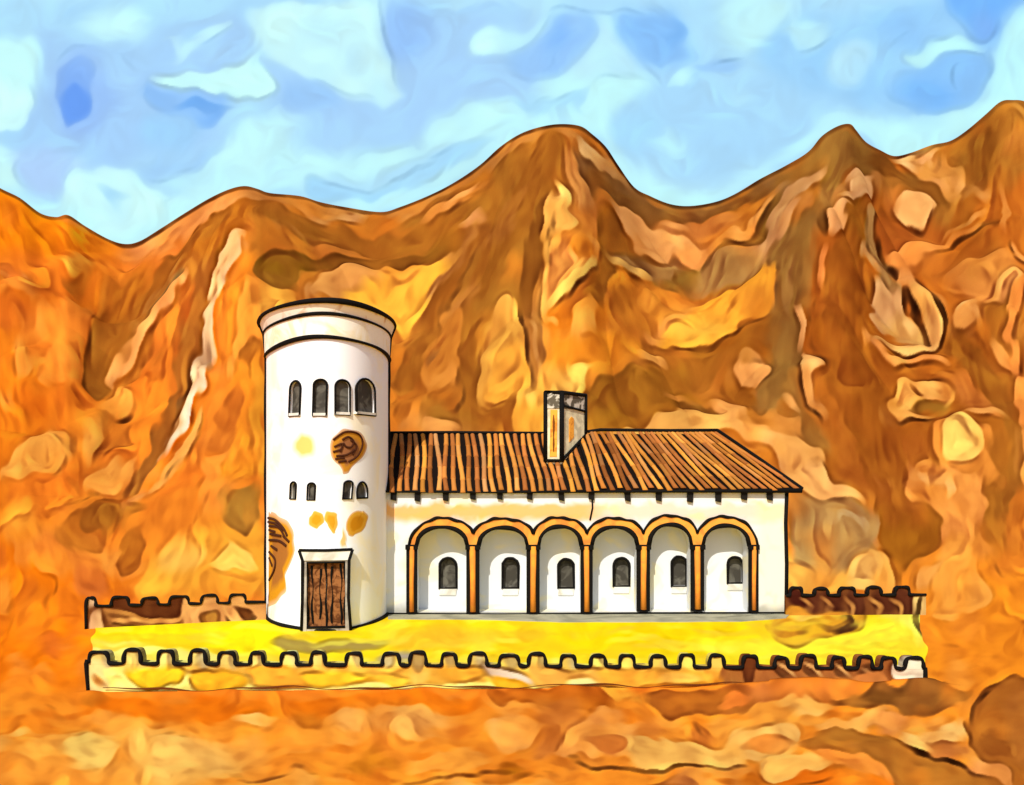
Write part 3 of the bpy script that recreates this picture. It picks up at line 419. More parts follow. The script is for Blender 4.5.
    for pts, al in (([(560, 215, 1), (547, 262, 1.4), (541, 310, 1)], .6), ([(480, 250, 1), (452, 290, 1.3), (432, 330, 1)], .5), ([(812, 290, 1), (806, 330, 1.4), (826, 368, 1.2)], .5), ([(692, 352, 1), (740, 328, 1.5), (764, 308, 1)], .6), ([(864, 205, 1), (872, 245, 1.4), (890, 275, 1)], .5), ([(96, 330, 1), (84, 370, 1.3), (78, 392, 1)], .5), ([(212, 300, 1), (196, 352, 1.4), (170, 420, 1.2)], .5)):
        S(pts, (84, 44, 12), 1.4, al)
    # pale sand in front
    P([(0, 745), (60, 735), (110, 728), (200, 735), (240, 760), (200, 800), (0, 800)], (252, 172, 66), 10, .45); P([(330, 712), (440, 708), (450, 735), (350, 738)], (252, 172, 76), 6, .5); P([(130, 738), (220, 740), (232, 775), (150, 780)], (255, 190, 90), 6, .6); P([(66, 740), (115, 740), (100, 772), (70, 765)], (255, 208, 100), 4, .8)
    # ridge edge
    R = ridge_pts()
    S([(x, y + 1.2, 1.7) for x, y in R], (120, 72, 28), 2.5, .7, 0.0)
    S([(x, y + 1, 1.0) for x, y in R if 380 < x < 800], (70, 42, 18), 1.5, .8, 0.0)
    c.finish(3, 1, 0.75, 0.6, wisp=.28, steps=6, peaks=[(-30, 150), (245, 186), (560, 124), (845, 124), (1010, 100)])
    return c
def ridge_pts():
    return [(-330, 110), (-200, 120), (-90, 165), (-30, 170), (0, 188), (20, 198), (40, 213), (56, 217), (68, 215), (85, 226), (108, 239), (125, 244), (140, 241), (160, 229), (185, 213), (210, 198), (230, 189), (245, 186), (258, 189), (270, 193), (300, 196), (320, 202), (345, 207), (380, 212), (400, 207), (430, 195), (455, 182), (480, 165), (500, 147), (520, 134), (540, 127), (560, 124), (580, 126), (592, 134), (606, 147), (618, 165), (634, 187), (650, 196), (670, 204), (690, 206), (715, 202), (735, 194), (760, 179), (785, 166), (808, 152), (822, 136), (838, 126), (850, 124), (856, 130), (866, 142), (880, 150), (894, 156), (910, 153), (932, 145), (950, 141), (966, 131), (985, 115), (1000, 102), (1012, 100), (1030, 103), (1080, 125), (1150, 140), (1230, 120), (1354, 130)]
def paint_court():
    c = Canvas(70, 600, 950, 700, (255, 222, 26), 31, 4, 1.5, 1.5)
    P, S, Ln, E = c.poly, c.stroke, c.line, c.ell
    P([(90, 628), (180, 626), (262, 624), (280, 640), (240, 652), (160, 646), (90, 640)], (255, 234, 18), 4)
    P([(80, 645), (160, 650), (270, 656), (400, 660), (700, 664), (930, 668), (930, 700), (80, 700)], (254, 236, 110), 3)
    P([(390, 632), (450, 628), (540, 636), (520, 650), (440, 652), (390, 646)], (252, 196, 40), 4); P([(470, 640), (560, 642), (600, 650), (480, 654)], (253, 206, 24), 3)
    P([(560, 624), (780, 624), (770, 650), (600, 652)], (255, 220, 12), 5); P([(690, 640), (800, 636), (890, 618), (924, 622), (920, 652), (760, 660)], (255, 240, 50), 4)
    P([(272, 640), (288, 634), (312, 640), (345, 640), (386, 640), (372, 648), (330, 651), (300, 650), (280, 648)], (186, 158, 66), 1.8, edge=.2); E(398, 657, 24, 5, (176, 156, 140), 2)  # ground shadow below the tower, painted into the yard colour as olive and grey
    P([(780, 606), (852, 606), (860, 622), (846, 632), (820, 638), (800, 646), (780, 640), (774, 628)], (222, 150, 36), 1.6, edge=.35); S([(842, 610, 4), (850, 622, 4), (836, 630, 3)], (110, 70, 30), 1.2); S([(796, 614, 3), (808, 618, 3.5), (822, 612, 3)], (236, 178, 90), 1.2); S([(800, 622, 2), (806, 634, 2), (812, 622, 2), (826, 630, 2.5), (842, 622, 2)], (160, 104, 34), 1.2, .8)
    S([(768, 626, 3), (784, 624, 3), (776, 634, 2)], (196, 130, 40), 1.3); P([(880, 612), (926, 606), (926, 640), (914, 645), (908, 628)], (255, 232, 90), 2); S([(918, 604, 3), (913, 620, 4), (920, 634, 2)], (132, 110, 44), 1.3)
    c.patches(np.ones((c.h, c.w)), [(255, 240, 70), (250, 200, 34), (250, 206, 50)], 46, 8, .45, 60, .45)
    c.finish(2, 1, 0.6, 0.3, grain=.014, steps=5, shock=3, wisp=.1); return c
def paint_wall():
    c = Canvas(70, 575, 950, 710, (240, 178, 66), 41, 3, 1.4, 2.0)
    P, S, Ln, E = c.poly, c.stroke, c.line, c.ell
    # low front wall: cream plaster over ochre
    P([(80, 640), (400, 645), (400, 664), (80, 662)], (236, 206, 116), 2); P([(400, 645), (745, 650), (745, 668), (400, 664)], (246, 206, 96), 2)
    P([(86, 662), (116, 664), (112, 692), (86, 694)], (238, 200, 132), 1.2); E(98, 679, 5, 4, (222, 150, 70), 1)
    P([(106, 668), (140, 668), (250, 676), (390, 682), (520, 684), (600, 690), (600, 700), (86, 698), (108, 688)], (254, 228, 120), 1.4, edge=.15)
    P([(128, 670), (178, 668), (182, 680), (166, 686), (148, 688), (134, 680)], (244, 190, 36), 1.3, edge=.35)
    P([(190, 670), (230, 670), (250, 680), (240, 688), (220, 690), (196, 686)], (246, 180, 40), 1.3, edge=.35)
    P([(250, 668), (285, 668), (300, 678), (310, 690), (258, 688), (252, 680)], (240, 160, 50), 1.2, edge=.4)
    P([(300, 674), (350, 674), (380, 680), (340, 688), (310, 688)], (248, 186, 44), 1.3, edge=.3); P([(352, 674), (410, 676), (400, 686), (384, 686), (376, 680)], (250, 196, 60), 1.2, edge=.3)
    P([(412, 668), (428, 670), (424, 684), (414, 684)], (248, 196, 90), 1.2, edge=.3); P([(440, 666), (490, 668), (486, 676), (460, 684), (446, 680)], (240, 172, 56), 1.2, edge=.3); P([(486, 664), (512, 668), (530, 678), (528, 690), (496, 682)], (226, 196, 170), 1.2, edge=.4)
    P([(496, 676), (520, 678), (530, 690), (494, 688)], (248, 176, 40), 1.2); P([(530, 664), (570, 670), (600, 668), (610, 684), (540, 686)], (238, 170, 74), 1.3, edge=.3); P([(568, 680), (588, 678), (596, 684), (574, 688)], (255, 232, 150), 1.3)
    P([(598, 668), (660, 670), (740, 668), (742, 684), (680, 684), (640, 690), (610, 684)], (240, 164, 56), 1.5, edge=.3); P([(664, 672), (700, 674), (690, 684), (662, 682)], (250, 186, 80), 1.4); P([(640, 686), (700, 680), (742, 682), (742, 700), (640, 700)], (226, 128, 30), 1.4, edge=.2)
    for x in range(110, 745, 31): P([(x - 5, 650), (x + 4, 649), (x + 6, 660), (x, 668), (x - 6, 662)], (176, 142, 92) if (x // 31) % 3 else (196, 176, 140), 1.1, .75, edge=.25)
    # weathered brown end of the front wall
    P([(744, 650), (940, 654), (940, 700), (744, 700)], (176, 104, 48), 1.2); P([(744, 652), (758, 653), (764, 662), (757, 674), (752, 684), (744, 686)], (112, 56, 26), 1.2)
    for x, y in ((782, 664), (808, 664), (838, 666), (866, 668)): P([(x - 6, y - 4), (x + 5, y - 5), (x + 8, y + 8), (x, y + 14), (x - 8, y + 6)], (120, 70, 34), 1.0, edge=.4); S([(x - 4, y, 1.4), (x + 4, y + 6, 1.6), (x + 10, y + 12, 1.2)], (206, 150, 84), 1)
    P([(856, 676), (880, 672), (890, 688), (850, 690)], (224, 140, 66), 1.3); P([(800, 684), (850, 682), (850, 700), (790, 700)], (222, 130, 40), 1.4)
    P([(896, 662), (928, 660), (928, 682), (910, 682), (892, 676)], (248, 228, 190), 1.2, edge=.3)
    # rear walls
    P([(80, 585), (196, 588), (192, 632), (80, 634)], (150, 92, 44), 1.2); P([(80, 585), (190, 588), (188, 614), (150, 618), (120, 608), (80, 606)], (100, 50, 24), 1.5)
    S([(110, 620, 1.8), (140, 616, 2), (165, 622, 2), (186, 616, 1.5)], (206, 140, 74), 1.2); S([(104, 610, 1.5), (130, 612, 1.6), (150, 618, 1)], (176, 112, 54), 1); Ln([(108, 622), (130, 624), (160, 626)], .6)
    P([(192, 588), (270, 590), (270, 634), (190, 632)], (222, 158, 92), 1.2); P([(200, 614), (216, 610), (214, 626), (206, 628)], (176, 116, 48), 1, edge=.4); P([(232, 608), (250, 612), (246, 622)], (130, 76, 36), 1, edge=.4); S([(224, 620, 2), (234, 626, 2), (254, 620, 2)], (120, 80, 44), 1)
    P([(84, 596), (92, 590), (96, 604), (86, 606)], (236, 200, 150), 1); P([(90, 612), (100, 612), (104, 630), (92, 634)], (236, 190, 130), 1.2)
    P([(784, 580), (930, 584), (930, 640), (784, 640)], (126, 72, 36), 1.4); P([(786, 592), (800, 592), (806, 606), (794, 612)], (80, 34, 22), 1.2)
    for x in (812, 834, 858, 884, 902): P([(x - 9, 592), (x + 6, 590), (x + 9, 606), (x + 2, 616), (x - 6, 608)], (96, 48, 28), 1.0, edge=.3); S([(x - 10, 600, 1.6), (x - 2, 606, 1.8), (x - 4, 614, 1.4)], (182, 122, 62), 1)
    P([(784, 612), (800, 608), (812, 616), (850, 612), (850, 640), (784, 640)], (204, 136, 44), 1.5, edge=.2); P([(912, 596), (928, 592), (928, 640), (914, 636)], (206, 170, 100), 1.2); S([(918, 600, 2), (914, 618, 3), (920, 630, 2)], (110, 84, 40), 1)
    c.finish(1.5, 1, 0.6, 0.4, steps=4, shock=3, wisp=.2); m = np.clip((760 - c.PX) / 30, 0, 1)[..., None] * np.clip((c.PY - 636) / 4, 0, 1)[..., None]; c.a = np.clip(c.a * (1 + m * np.array([.03, .09, .02])), 0, 1); return c
def paint_sky():
    c = Canvas(-600, -420, 1624, 330, (178, 220, 254), 51, 5.5, 4, 1.0, .25)
    P, S, Ln, E = c.poly, c.stroke, c.line, c.ell
    ones = np.ones((c.h, c.w))
    up = np.clip((-20 - c.PY) / 60, 0, 1)
    c.patches(up, [(206, 248, 255), (160, 204, 252), (200, 240, 255), (150, 190, 250)], 120, 60, .35, 300, .8)
    c.patches(np.clip((c.PY + 30) / 40, 0, 1), [(196, 236, 255), (166, 208, 253)], 110, 50, .45, 330, .5)
    D = (160, 196, 250)
    P([(40, 30), (90, 40), (120, 30), (180, 20), (250, 15), (250, 60), (220, 110), (230, 140), (190, 155), (150, 160), (60, 180), (20, 140), (30, 80)], (168, 204, 253), 8)
    P([(270, 60), (390, 20), (520, 10), (560, 70), (470, 130), (390, 140), (300, 150), (270, 110)], (170, 206, 253), 9)
    P([(600, 15), (660, 10), (690, 60), (720, 90), (790, 60), (820, 100), (800, 140), (700, 180), (620, 150), (600, 100)], (172, 214, 254), 9)
    P([(760, 30), (860, 10), (1030, 0), (1030, 60), (980, 110), (920, 120), (840, 100), (780, 80)], (156, 204, 254), 8)
    # cyan-white fields
    W = (206, 251, 255)
    P([(-260, 40), (0, 36), (38, 40), (40, 65), (28, 85), (0, 95), (-260, 100)], W, 4); P([(-10, 84), (24, 88), (32, 100), (26, 122), (0, 134), (-30, 120)], (214, 253, 255), 2.5)
    P([(-60, 130), (0, 140), (14, 155), (22, 180), (24, 195), (0, 190), (-60, 160)], (210, 252, 255), 3); P([(66, 168), (74, 156), (84, 166), (92, 174), (100, 166), (120, 165), (150, 180), (170, 200), (200, 190), (246, 180), (200, 215), (160, 245), (120, 248), (80, 236), (66, 220)], (212, 252, 255), 3)
    P([(160, 180), (190, 172), (215, 150), (240, 128), (256, 118), (300, 120), (330, 160), (300, 190), (240, 190), (190, 206)], (202, 246, 255), 5)
    P([(90, 12), (140, 8), (146, 30), (120, 36), (90, 30)], (206, 248, 255), 6); P([(256, 10), (340, 0), (380, 0), (384, 30), (392, 56), (398, 70), (392, 82), (400, 96), (370, 100), (330, 90), (300, 72), (270, 56), (252, 34)], (212, 251, 255), 3.5)
    P([(157, 78), (164, 74), (190, 75), (215, 75), (236, 66), (256, 56), (264, 66), (274, 86), (262, 98), (236, 98), (210, 90), (180, 90), (158, 86)], (208, 252, 255), 1.6, edge=.18)
    P([(176, 50), (182, 62), (196, 48), (220, 34), (226, 26), (214, 24), (200, 36), (186, 44), (172, 36)], (200, 240, 255), 2)
    P([(-40, 188), (0, 188), (120, 244), (250, 186), (390, 212), (560, 120), (560, 100), (520, 110), (440, 160), (340, 200), (300, 190), (250, 172), (180, 200), (110, 236), (60, 200)], (198, 244, 255), 5)
    P([(270, 150), (310, 164), (350, 180), (390, 168), (430, 148), (470, 138), (500, 124), (516, 104), (486, 100), (450, 112), (410, 140), (360, 160), (300, 150)], (204, 250, 255), 4, edge=.06)
    P([(466, 40), (490, 28), (520, 30), (560, 8), (600, 20), (540, 34), (520, 50), (500, 58), (470, 58)], (202, 246, 255), 3); E(484, 48, 18, 12, (214, 253, 255), 3)
    P([(560, 60), (590, 50), (596, 14), (606, 12), (612, 40), (640, 72), (610, 78), (580, 80), (560, 84)], (196, 236, 255), 4); P([(540, 80), (600, 76), (646, 76), (640, 92), (620, 105), (612, 140), (640, 170), (700, 190), (780, 150), (830, 112), (900, 124), (1000, 96), (1030, 90), (1030, 110), (900, 165), (840, 128), (690, 210), (640, 195), (600, 140), (560, 116)], (200, 247, 255), 5)
    P([(730, 0), (790, 0), (780, 20), (750, 54), (730, 50), (722, 20)], (200, 244, 255), 5); P([(784, 22), (820, 20), (829, 30), (820, 46), (804, 50), (786, 40)], (196, 240, 255), 3)
    P([(906, 56), (920, 48), (934, 36), (952, 32), (966, 34), (978, 50), (950, 50), (934, 54), (922, 70), (910, 72)], (200, 250, 255), 2, edge=.08); P([(984, 56), (1000, 44), (1030, 10), (1230, 20), (1230, 100), (1010, 96), (980, 96), (990, 76)], (198, 247, 255), 4)
    P([(840, 44), (860, 40), (880, 50), (870, 66), (850, 84), (830, 84), (826, 66)], (192, 232, 255), 4); E(670, 148, 18, 10, (198, 246, 255), 5); E(684, 82, 10, 6, (200, 246, 255), 2.5); E(744, 97, 8, 6, (196, 240, 255), 4)
    # deeper blue
    P([(56, 70), (76, 46), (96, 44), (104, 66), (112, 90), (104, 118), (84, 136), (60, 130), (50, 100)], (156, 190, 252), 5); P([(58, 78), (76, 54), (86, 62), (94, 84), (95, 108), (80, 122), (64, 122), (56, 100)], (132, 172, 250), 2.5, edge=.05); P([(62, 100), (70, 90), (90, 92), (94, 106), (82, 120), (66, 122)], (104, 150, 246), 2)
    P([(146, 84), (158, 90), (190, 92), (226, 92), (230, 104), (220, 114), (214, 126), (196, 126), (170, 116), (150, 100)], (144, 188, 252), 2.5, edge=.06); P([(180, 100), (196, 98), (226, 102), (212, 112), (202, 110), (184, 106)], (112, 164, 240), 1.6); P([(196, 110), (216, 108), (216, 120), (202, 126), (194, 122)], (124, 172, 244), 2)
    P([(150, 116), (200, 120), (180, 150), (140, 140)], (162, 206, 254), 5); P([(144, 168), (190, 158), (220, 148), (200, 168), (160, 186), (148, 184)], (164, 204, 253), 3, edge=.05)
    P([(20, 150), (60, 150), (90, 160), (66, 172), (66, 190), (40, 190), (24, 176)], (178, 204, 252), 5); E(114, 198, 9, 7, (164, 208, 246), 2.5)
    P([(380, 6), (420, 0), (430, 40), (400, 66), (384, 40)], (152, 190, 252), 7); P([(280, 84), (310, 80), (334, 94), (330, 110), (300, 112), (276, 104)], (156, 196, 252), 5); P([(300, 124), (400, 128), (420, 140), (340, 150), (300, 146)], (172, 210, 254), 6)
    P([(528, 40), (550, 14), (590, 6), (596, 30), (580, 66), (556, 80), (520, 80), (506, 60)], (150, 192, 253), 4, edge=.05); E(562, 32, 14, 10, (128, 176, 252), 6)
    P([(612, 18), (640, 10), (672, 8), (684, 24), (690, 60), (650, 66), (630, 52), (614, 36)], (138, 188, 254), 6); P([(674, 22), (686, 22), (684, 34), (674, 38)], (122, 174, 244), 2); P([(700, 64), (734, 62), (736, 74), (700, 78), (690, 72)], (158, 200, 252), 2.5)
    P([(610, 118), (640, 110), (660, 126), (650, 145), (620, 144)], (170, 216, 254), 4); P([(306, 170), (326, 180), (348, 190), (374, 190), (392, 186), (380, 198), (350, 200), (310, 194)], (166, 214, 255), 2, edge=.08)
    P([(386, 184), (410, 168), (450, 146), (486, 140), (470, 156), (430, 178), (396, 188)], (170, 216, 255), 1.8, edge=.1); P([(520, 104), (560, 98), (590, 86), (580, 104), (552, 116), (530, 118)], (172, 218, 255), 2.5)
    P([(950, 10), (960, 24), (984, 40), (1000, 26), (1024, 0), (1230, -40), (1030, -60), (950, -30)], (116, 174, 254), 4, edge=.05); P([(968, 26), (984, 42), (998, 26), (994, 14), (976, 12)], (128, 174, 248), 3)
    P([(900, 76), (930, 60), (960, 50), (980, 54), (988, 74), (976, 98), (940, 116), (914, 110), (890, 100)], (140, 190, 252), 3, edge=.06); P([(904, 84), (936, 80), (950, 100), (932, 114), (906, 100)], (124, 180, 252), 4); P([(870, 20), (900, 14), (940, 26), (910, 46), (890, 40)], (150, 198, 254), 6)
    Q = (96, 130, 170)
    for l, a in (([(378, 0), (381, 24), (394, 50), (396, 68), (392, 80)], .6), ([(158, 86), (176, 87), (192, 90)], .6), ([(256, 58), (266, 72), (274, 88), (262, 97), (240, 98)], .45), ([(208, 42), (220, 32), (228, 26)], .5), ([(66, 162), (68, 172), (66, 180)], .5), ([(154, 188), (176, 178), (190, 166)], .4),
                 ([(314, 78), (340, 90), (366, 94)], .4), ([(386, 182), (420, 164), (450, 146)], .4), ([(306, 170), (330, 182), (356, 192), (382, 188)], .4), ([(528, 40), (536, 26), (552, 8), (580, 5)], .35), ([(552, 80), (554, 56)], .35), ([(530, 102), (560, 98), (572, 94)], .4), ([(652, 72), (653, 80)], .8), ([(716, 64), (726, 62), (736, 61)], .7), ([(694, 80), (698, 92)], .45), ([(804, 50), (818, 47), (828, 39)], .7),
                 ([(894, 46), (896, 38), (902, 34)], .6), ([(860, 54), (868, 56)], .5), ([(953, 68), (951, 78), (953, 88)], .8), ([(960, 24), (976, 38), (986, 40), (998, 26)], .5), ([(914, 52), (926, 38), (946, 32)], .3), ([(950, 52), (968, 50), (980, 56), (988, 72), (980, 90)], .4), ([(126, 52), (130, 64)], .4), ([(62, 56), (74, 46), (84, 42)], .4), ([(28, 88), (33, 100), (27, 114)], .4), ([(18, 170), (23, 186)], .4), ([(160, 200), (166, 204), (168, 196)], .4), ([(600, 78), (624, 78), (640, 76)], .35), ([(556, 5), (600, 8), (632, 12), (660, 4)], .3)):
        Ln(l, a * .8, .8, Q)
    c.finish(3, 1, 0.6, 0.14, 0.3, 0.008, 9, shock=3, wisp=.065); c.a = c.a * .75 + blur(c.a, 2.0) * .25; c.a = np.clip(c.a * .93 + np.array([204, 250, 255]) / 255 * .07 + np.array([-.012, .018, .004]), 0, 1); return c
import bpy, bmesh, math, random
from mathutils import Vector, Matrix
random.seed(7)
SC = bpy.context.scene; COL = SC.collection
F, CX, HY, EYE = 900.0, 512.0, 470.0, 7.1
def X_(px, D): return (px - CX) / F * D
def Z_(py, D): return EYE - (py - HY) / F * D
def DG(py): return F * EYE / (py - HY)          # distance at which the flat ground is seen at that height

# ---------------------------------------------------------------- materials
def mat(name, col=None, rough=0.9, attr=None, noise=None, emit=False, bump=0.0):
    m = bpy.data.materials.new(name); m.use_nodes = True; nt = m.node_tree; N, L = nt.nodes, nt.links
    b = N['Principled BSDF']; b.inputs['Roughness'].default_value = rough; b.inputs['Specular IOR Level'].default_value = 0.0 if attr else 0.08
    if attr:
        a = N.new('ShaderNodeAttribute'); a.attribute_name = attr
        if emit:
            e = N.new('ShaderNodeEmission'); L.new(a.outputs['Color'], e.inputs['Color']); L.new(e.outputs[0], N['Material Output'].inputs['Surface']); m.cycles.emission_sampling = 'NONE'
        else: L.new(a.outputs['Color'], b.inputs['Base Color'])
    elif noise:
        col2, scale, lo, hi = noise
        g = N.new('ShaderNodeNewGeometry'); n = N.new('ShaderNodeTexNoise'); n.inputs['Scale'].default_value = scale; n.inputs['Detail'].default_value = 3; n.inputs['Distortion'].default_value = 1.2
        L.new(g.outputs['Position'], n.inputs['Vector'])
        r = N.new('ShaderNodeValToRGB'); r.color_ramp.elements[0].position = lo; r.color_ramp.elements[1].position = hi
        r.color_ramp.elements[0].color = (*col, 1); r.color_ramp.elements[1].color = (*col2, 1)
        L.new(n.outputs['Fac'], r.inputs['Fac']); L.new(r.outputs['Color'], b.inputs['Base Color'])
    else: b.inputs['Base Color'].default_value = (*col, 1)
    if bump:
        g = N.new('ShaderNodeNewGeometry'); n = N.new('ShaderNodeTexNoise'); n.inputs['Scale'].default_value = 3.0; n.inputs['Detail'].default_value = 4
        L.new(g.outputs['Position'], n.inputs['Vector'])
        p = N.new('ShaderNodeBump'); p.inputs['Strength'].default_value = bump; p.inputs['Distance'].default_value = 0.05
        L.new(n.outputs['Fac'], p.inputs['Height']); L.new(p.outputs[0], b.inputs['Normal'])
    return m
def S2L(*c):
    return tuple(float(lin(np.array(v / 255.0))) for v in c)
M = {}
M['ink'] = mat('ink_black', (0.006, 0.005, 0.004), 0.8)
M['paint'] = mat('painted_patches', attr='Col')
M['sky'] = mat('sky_paint', attr='Col', emit=True)
M['pane'] = mat('dark_pane', S2L(66, 62, 54), 0.5, noise=(S2L(104, 100, 88), 1.3, .45, .62))
M['sill'] = mat('sill_plaster', S2L(226, 222, 208), noise=(S2L(196, 190, 172), 1.1, .45, .65))
M['orange'] = mat('orange_plaster', S2L(236, 148, 48), noise=(S2L(226, 132, 50), 1.6, .4, .6))
M['band'] = mat('arch_plaster', S2L(236, 158, 62), noise=(S2L(214, 130, 54), .9, .45, .6))
M['wood'] = mat('door_wood', S2L(150, 96, 54), noise=(S2L(92, 52, 26), 3.0, .45, .6))
M['frame'] = mat('grey_door_plaster', S2L(186, 176, 160), noise=(S2L(140, 130, 116), 1.2, .4, .65))
M['roofbase'] = mat('roof_underlay', S2L(22, 13, 8))
M['apron'] = mat('grey_paving', S2L(140, 136, 112), noise=(S2L(176, 170, 140), .5, .4, .65))
M['chimney'] = mat('chimney_plaster', S2L(232, 222, 180), noise=(S2L(196, 186, 150), 1.5, .42, .6))
M['cap'] = mat('chimney_cap', S2L(96, 88, 72), noise=(S2L(206, 198, 178), 1.7, .5, .6))
M['flue'] = mat('chimney_orange', S2L(240, 168, 62), noise=(S2L(206, 126, 44), 2.2, .5, .62))
M['grey_box'] = mat('wood_dark', (0.012, 0.010, 0.008))
def wing_mat():
    # white plaster, an ochre wash under the eaves, pale yellow patches and grey splash at the foot
    m = bpy.data.materials.new('wing_plaster'); m.use_nodes = True; nt = m.node_tree; N, L = nt.nodes, nt.links
    b = N['Principled BSDF']; b.inputs['Roughness'].default_value = .9; b.inputs['Specular IOR Level'].default_value = .08
    g = N.new('ShaderNodeNewGeometry'); sp = N.new('ShaderNodeSeparateXYZ'); L.new(g.outputs['Position'], sp.inputs[0])
    def noise(scale, off=0):
        n = N.new('ShaderNodeTexNoise'); n.inputs['Scale'].default_value = scale; n.inputs['Detail'].default_value = 2; n.inputs['Distortion'].default_value = 1.0
        a = N.new('ShaderNodeVectorMath'); a.operation = 'ADD'; a.inputs[1].default_value = (off, off * 2, off); L.new(g.outputs['Position'], a.inputs[0]); L.new(a.outputs[0], n.inputs['Vector']); return n.outputs['Fac']
    def math_(op, a, b_=None):
        n = N.new('ShaderNodeMath'); n.operation = op
        for i, v in enumerate((a, b_)):
            if v is None: continue
            if isinstance(v, (int, float)): n.inputs[i].default_value = v
            else: L.new(v, n.inputs[i])
        return n.outputs[0]
    def rng(v, lo, hi, sm=True):
        n = N.new('ShaderNodeMapRange'); n.interpolation_type = 'SMOOTHSTEP'; n.inputs['From Min'].default_value = lo; n.inputs['From Max'].default_value = hi; L.new(v, n.inputs['Value']); return n.outputs[0]
    def mix(f, a, c2):
        n = N.new('ShaderNodeMix'); n.data_type = 'RGBA'; L.new(f, n.inputs['Factor'])
        if isinstance(a, tuple): n.inputs['A'].default_value = (*a, 1)
        else: L.new(a, n.inputs['A'])
        n.inputs['B'].default_value = (*c2, 1); return n.outputs['Result']
    zz = math_('ADD', sp.outputs['Z'], math_('MULTIPLY', math_('SUBTRACT', noise(.7, 3), .5), 1.0))
    c = mix(rng(noise(.55, 9), .52, .66), S2L(219, 220, 220), S2L(234, 226, 196))
    ochre = math_('MULTIPLY', rng(zz, 4.3, 4.9), math_('SUBTRACT', 1.0, rng(zz, 5.25, 5.6)))
    left = math_('SUBTRACT', 1.0, math_('MULTIPLY', rng(sp.outputs['X'], 3.4, 5.0), .55)); 
    front = math_('LESS_THAN', sp.outputs['Y'], 44.3)
    ochre = math_('MULTIPLY', math_('MULTIPLY', ochre, left), math_('MULTIPLY', front, .85))
    c = mix(ochre, c, S2L(232, 166, 64))
    yr = math_('MULTIPLY', math_('MULTIPLY', rng(sp.outputs['X'], 11.6, 12.4), front), math_('SUBTRACT', 1.0, rng(zz, 5.3, 5.7)))
    c = mix(math_('MULTIPLY', yr, .35), c, S2L(240, 220, 150))
    foot = math_('MULTIPLY', math_('MULTIPLY', math_('SUBTRACT', 1.0, rng(zz, .2, .7)), .8), front)
    c = mix(foot, c, S2L(160, 155, 138))
    L.new(c, b.inputs['Base Color']); return m
M['wing'] = wing_mat()
M['tower'] = mat('tower_plaster', S2L(246, 246, 244), noise=(S2L(252, 244, 216), .42, .5, .66))
M['frieze'] = mat('tower_frieze', S2L(250, 246, 226), noise=(S2L(240, 226, 182), .8, .5, .66))
M['crown'] = mat('tower_crown', S2L(246, 240, 218), noise=(S2L(206, 166, 120), .7, .56, .7))

# ---------------------------------------------------------------- mesh helpers
def link(name, me, m=None, parent=None, loc=None, smooth=False):
    o = bpy.data.objects.new(name, me); COL.objects.link(o)
    if m is not None:
        for x in (m if isinstance(m, (list, tuple)) else [m]): me.materials.append(x)
    if parent is not None: o.parent = parent; o.matrix_parent_inverse = Matrix.Translation(-Vector(parent['at'] if 'at' in parent else (0, 0, 0)))
    if smooth: me.polygons.foreach_set('use_smooth', [True] * len(me.polygons))
    return o
def mesh(name, vs, fs, m=None, parent=None, cols=None, smooth=False, recalc=True):
    me = bpy.data.meshes.new(name); me.from_pydata([tuple(v) for v in vs], [], [tuple(f) for f in fs]); me.update()
    if cols is not None: setcol(me, cols)
    if recalc:
        bm = bmesh.new(); bm.from_mesh(me); bmesh.ops.recalc_face_normals(bm, faces=bm.faces); bm.to_mesh(me); bm.free()
    return link(name, me, m, parent, smooth=smooth)
def setcol(me, cols):
    a = me.color_attributes.new('Col', 'FLOAT_COLOR', 'POINT')
    c = np.ones((len(me.vertices), 4), np.float32); c[:, :3] = cols; a.data.foreach_set('color', c.ravel())
def tag(o, label=None, cat=None, group=None, kind=None):
    for k, v in (('label', label), ('category', cat), ('group', group), ('kind', kind)):
        if v: o[k] = v
    return o
def thing(name, at, label, cat, group=None):
    o = bpy.data.objects.new(name, None); COL.objects.link(o); o.location = at; o.empty_display_size = .5
    tag(o, label, cat, group); ROOT[o.name] = Vector(at); return o
ROOT = {}
def child(o, parent):
    # parts are modelled in place; the parent's base is taken off again
    off = Vector((0, 0, 0)); p = parent
    while p is not None:
        off += p.location; p = p.parent
    o.parent = parent; o.location = o.location - off; return o
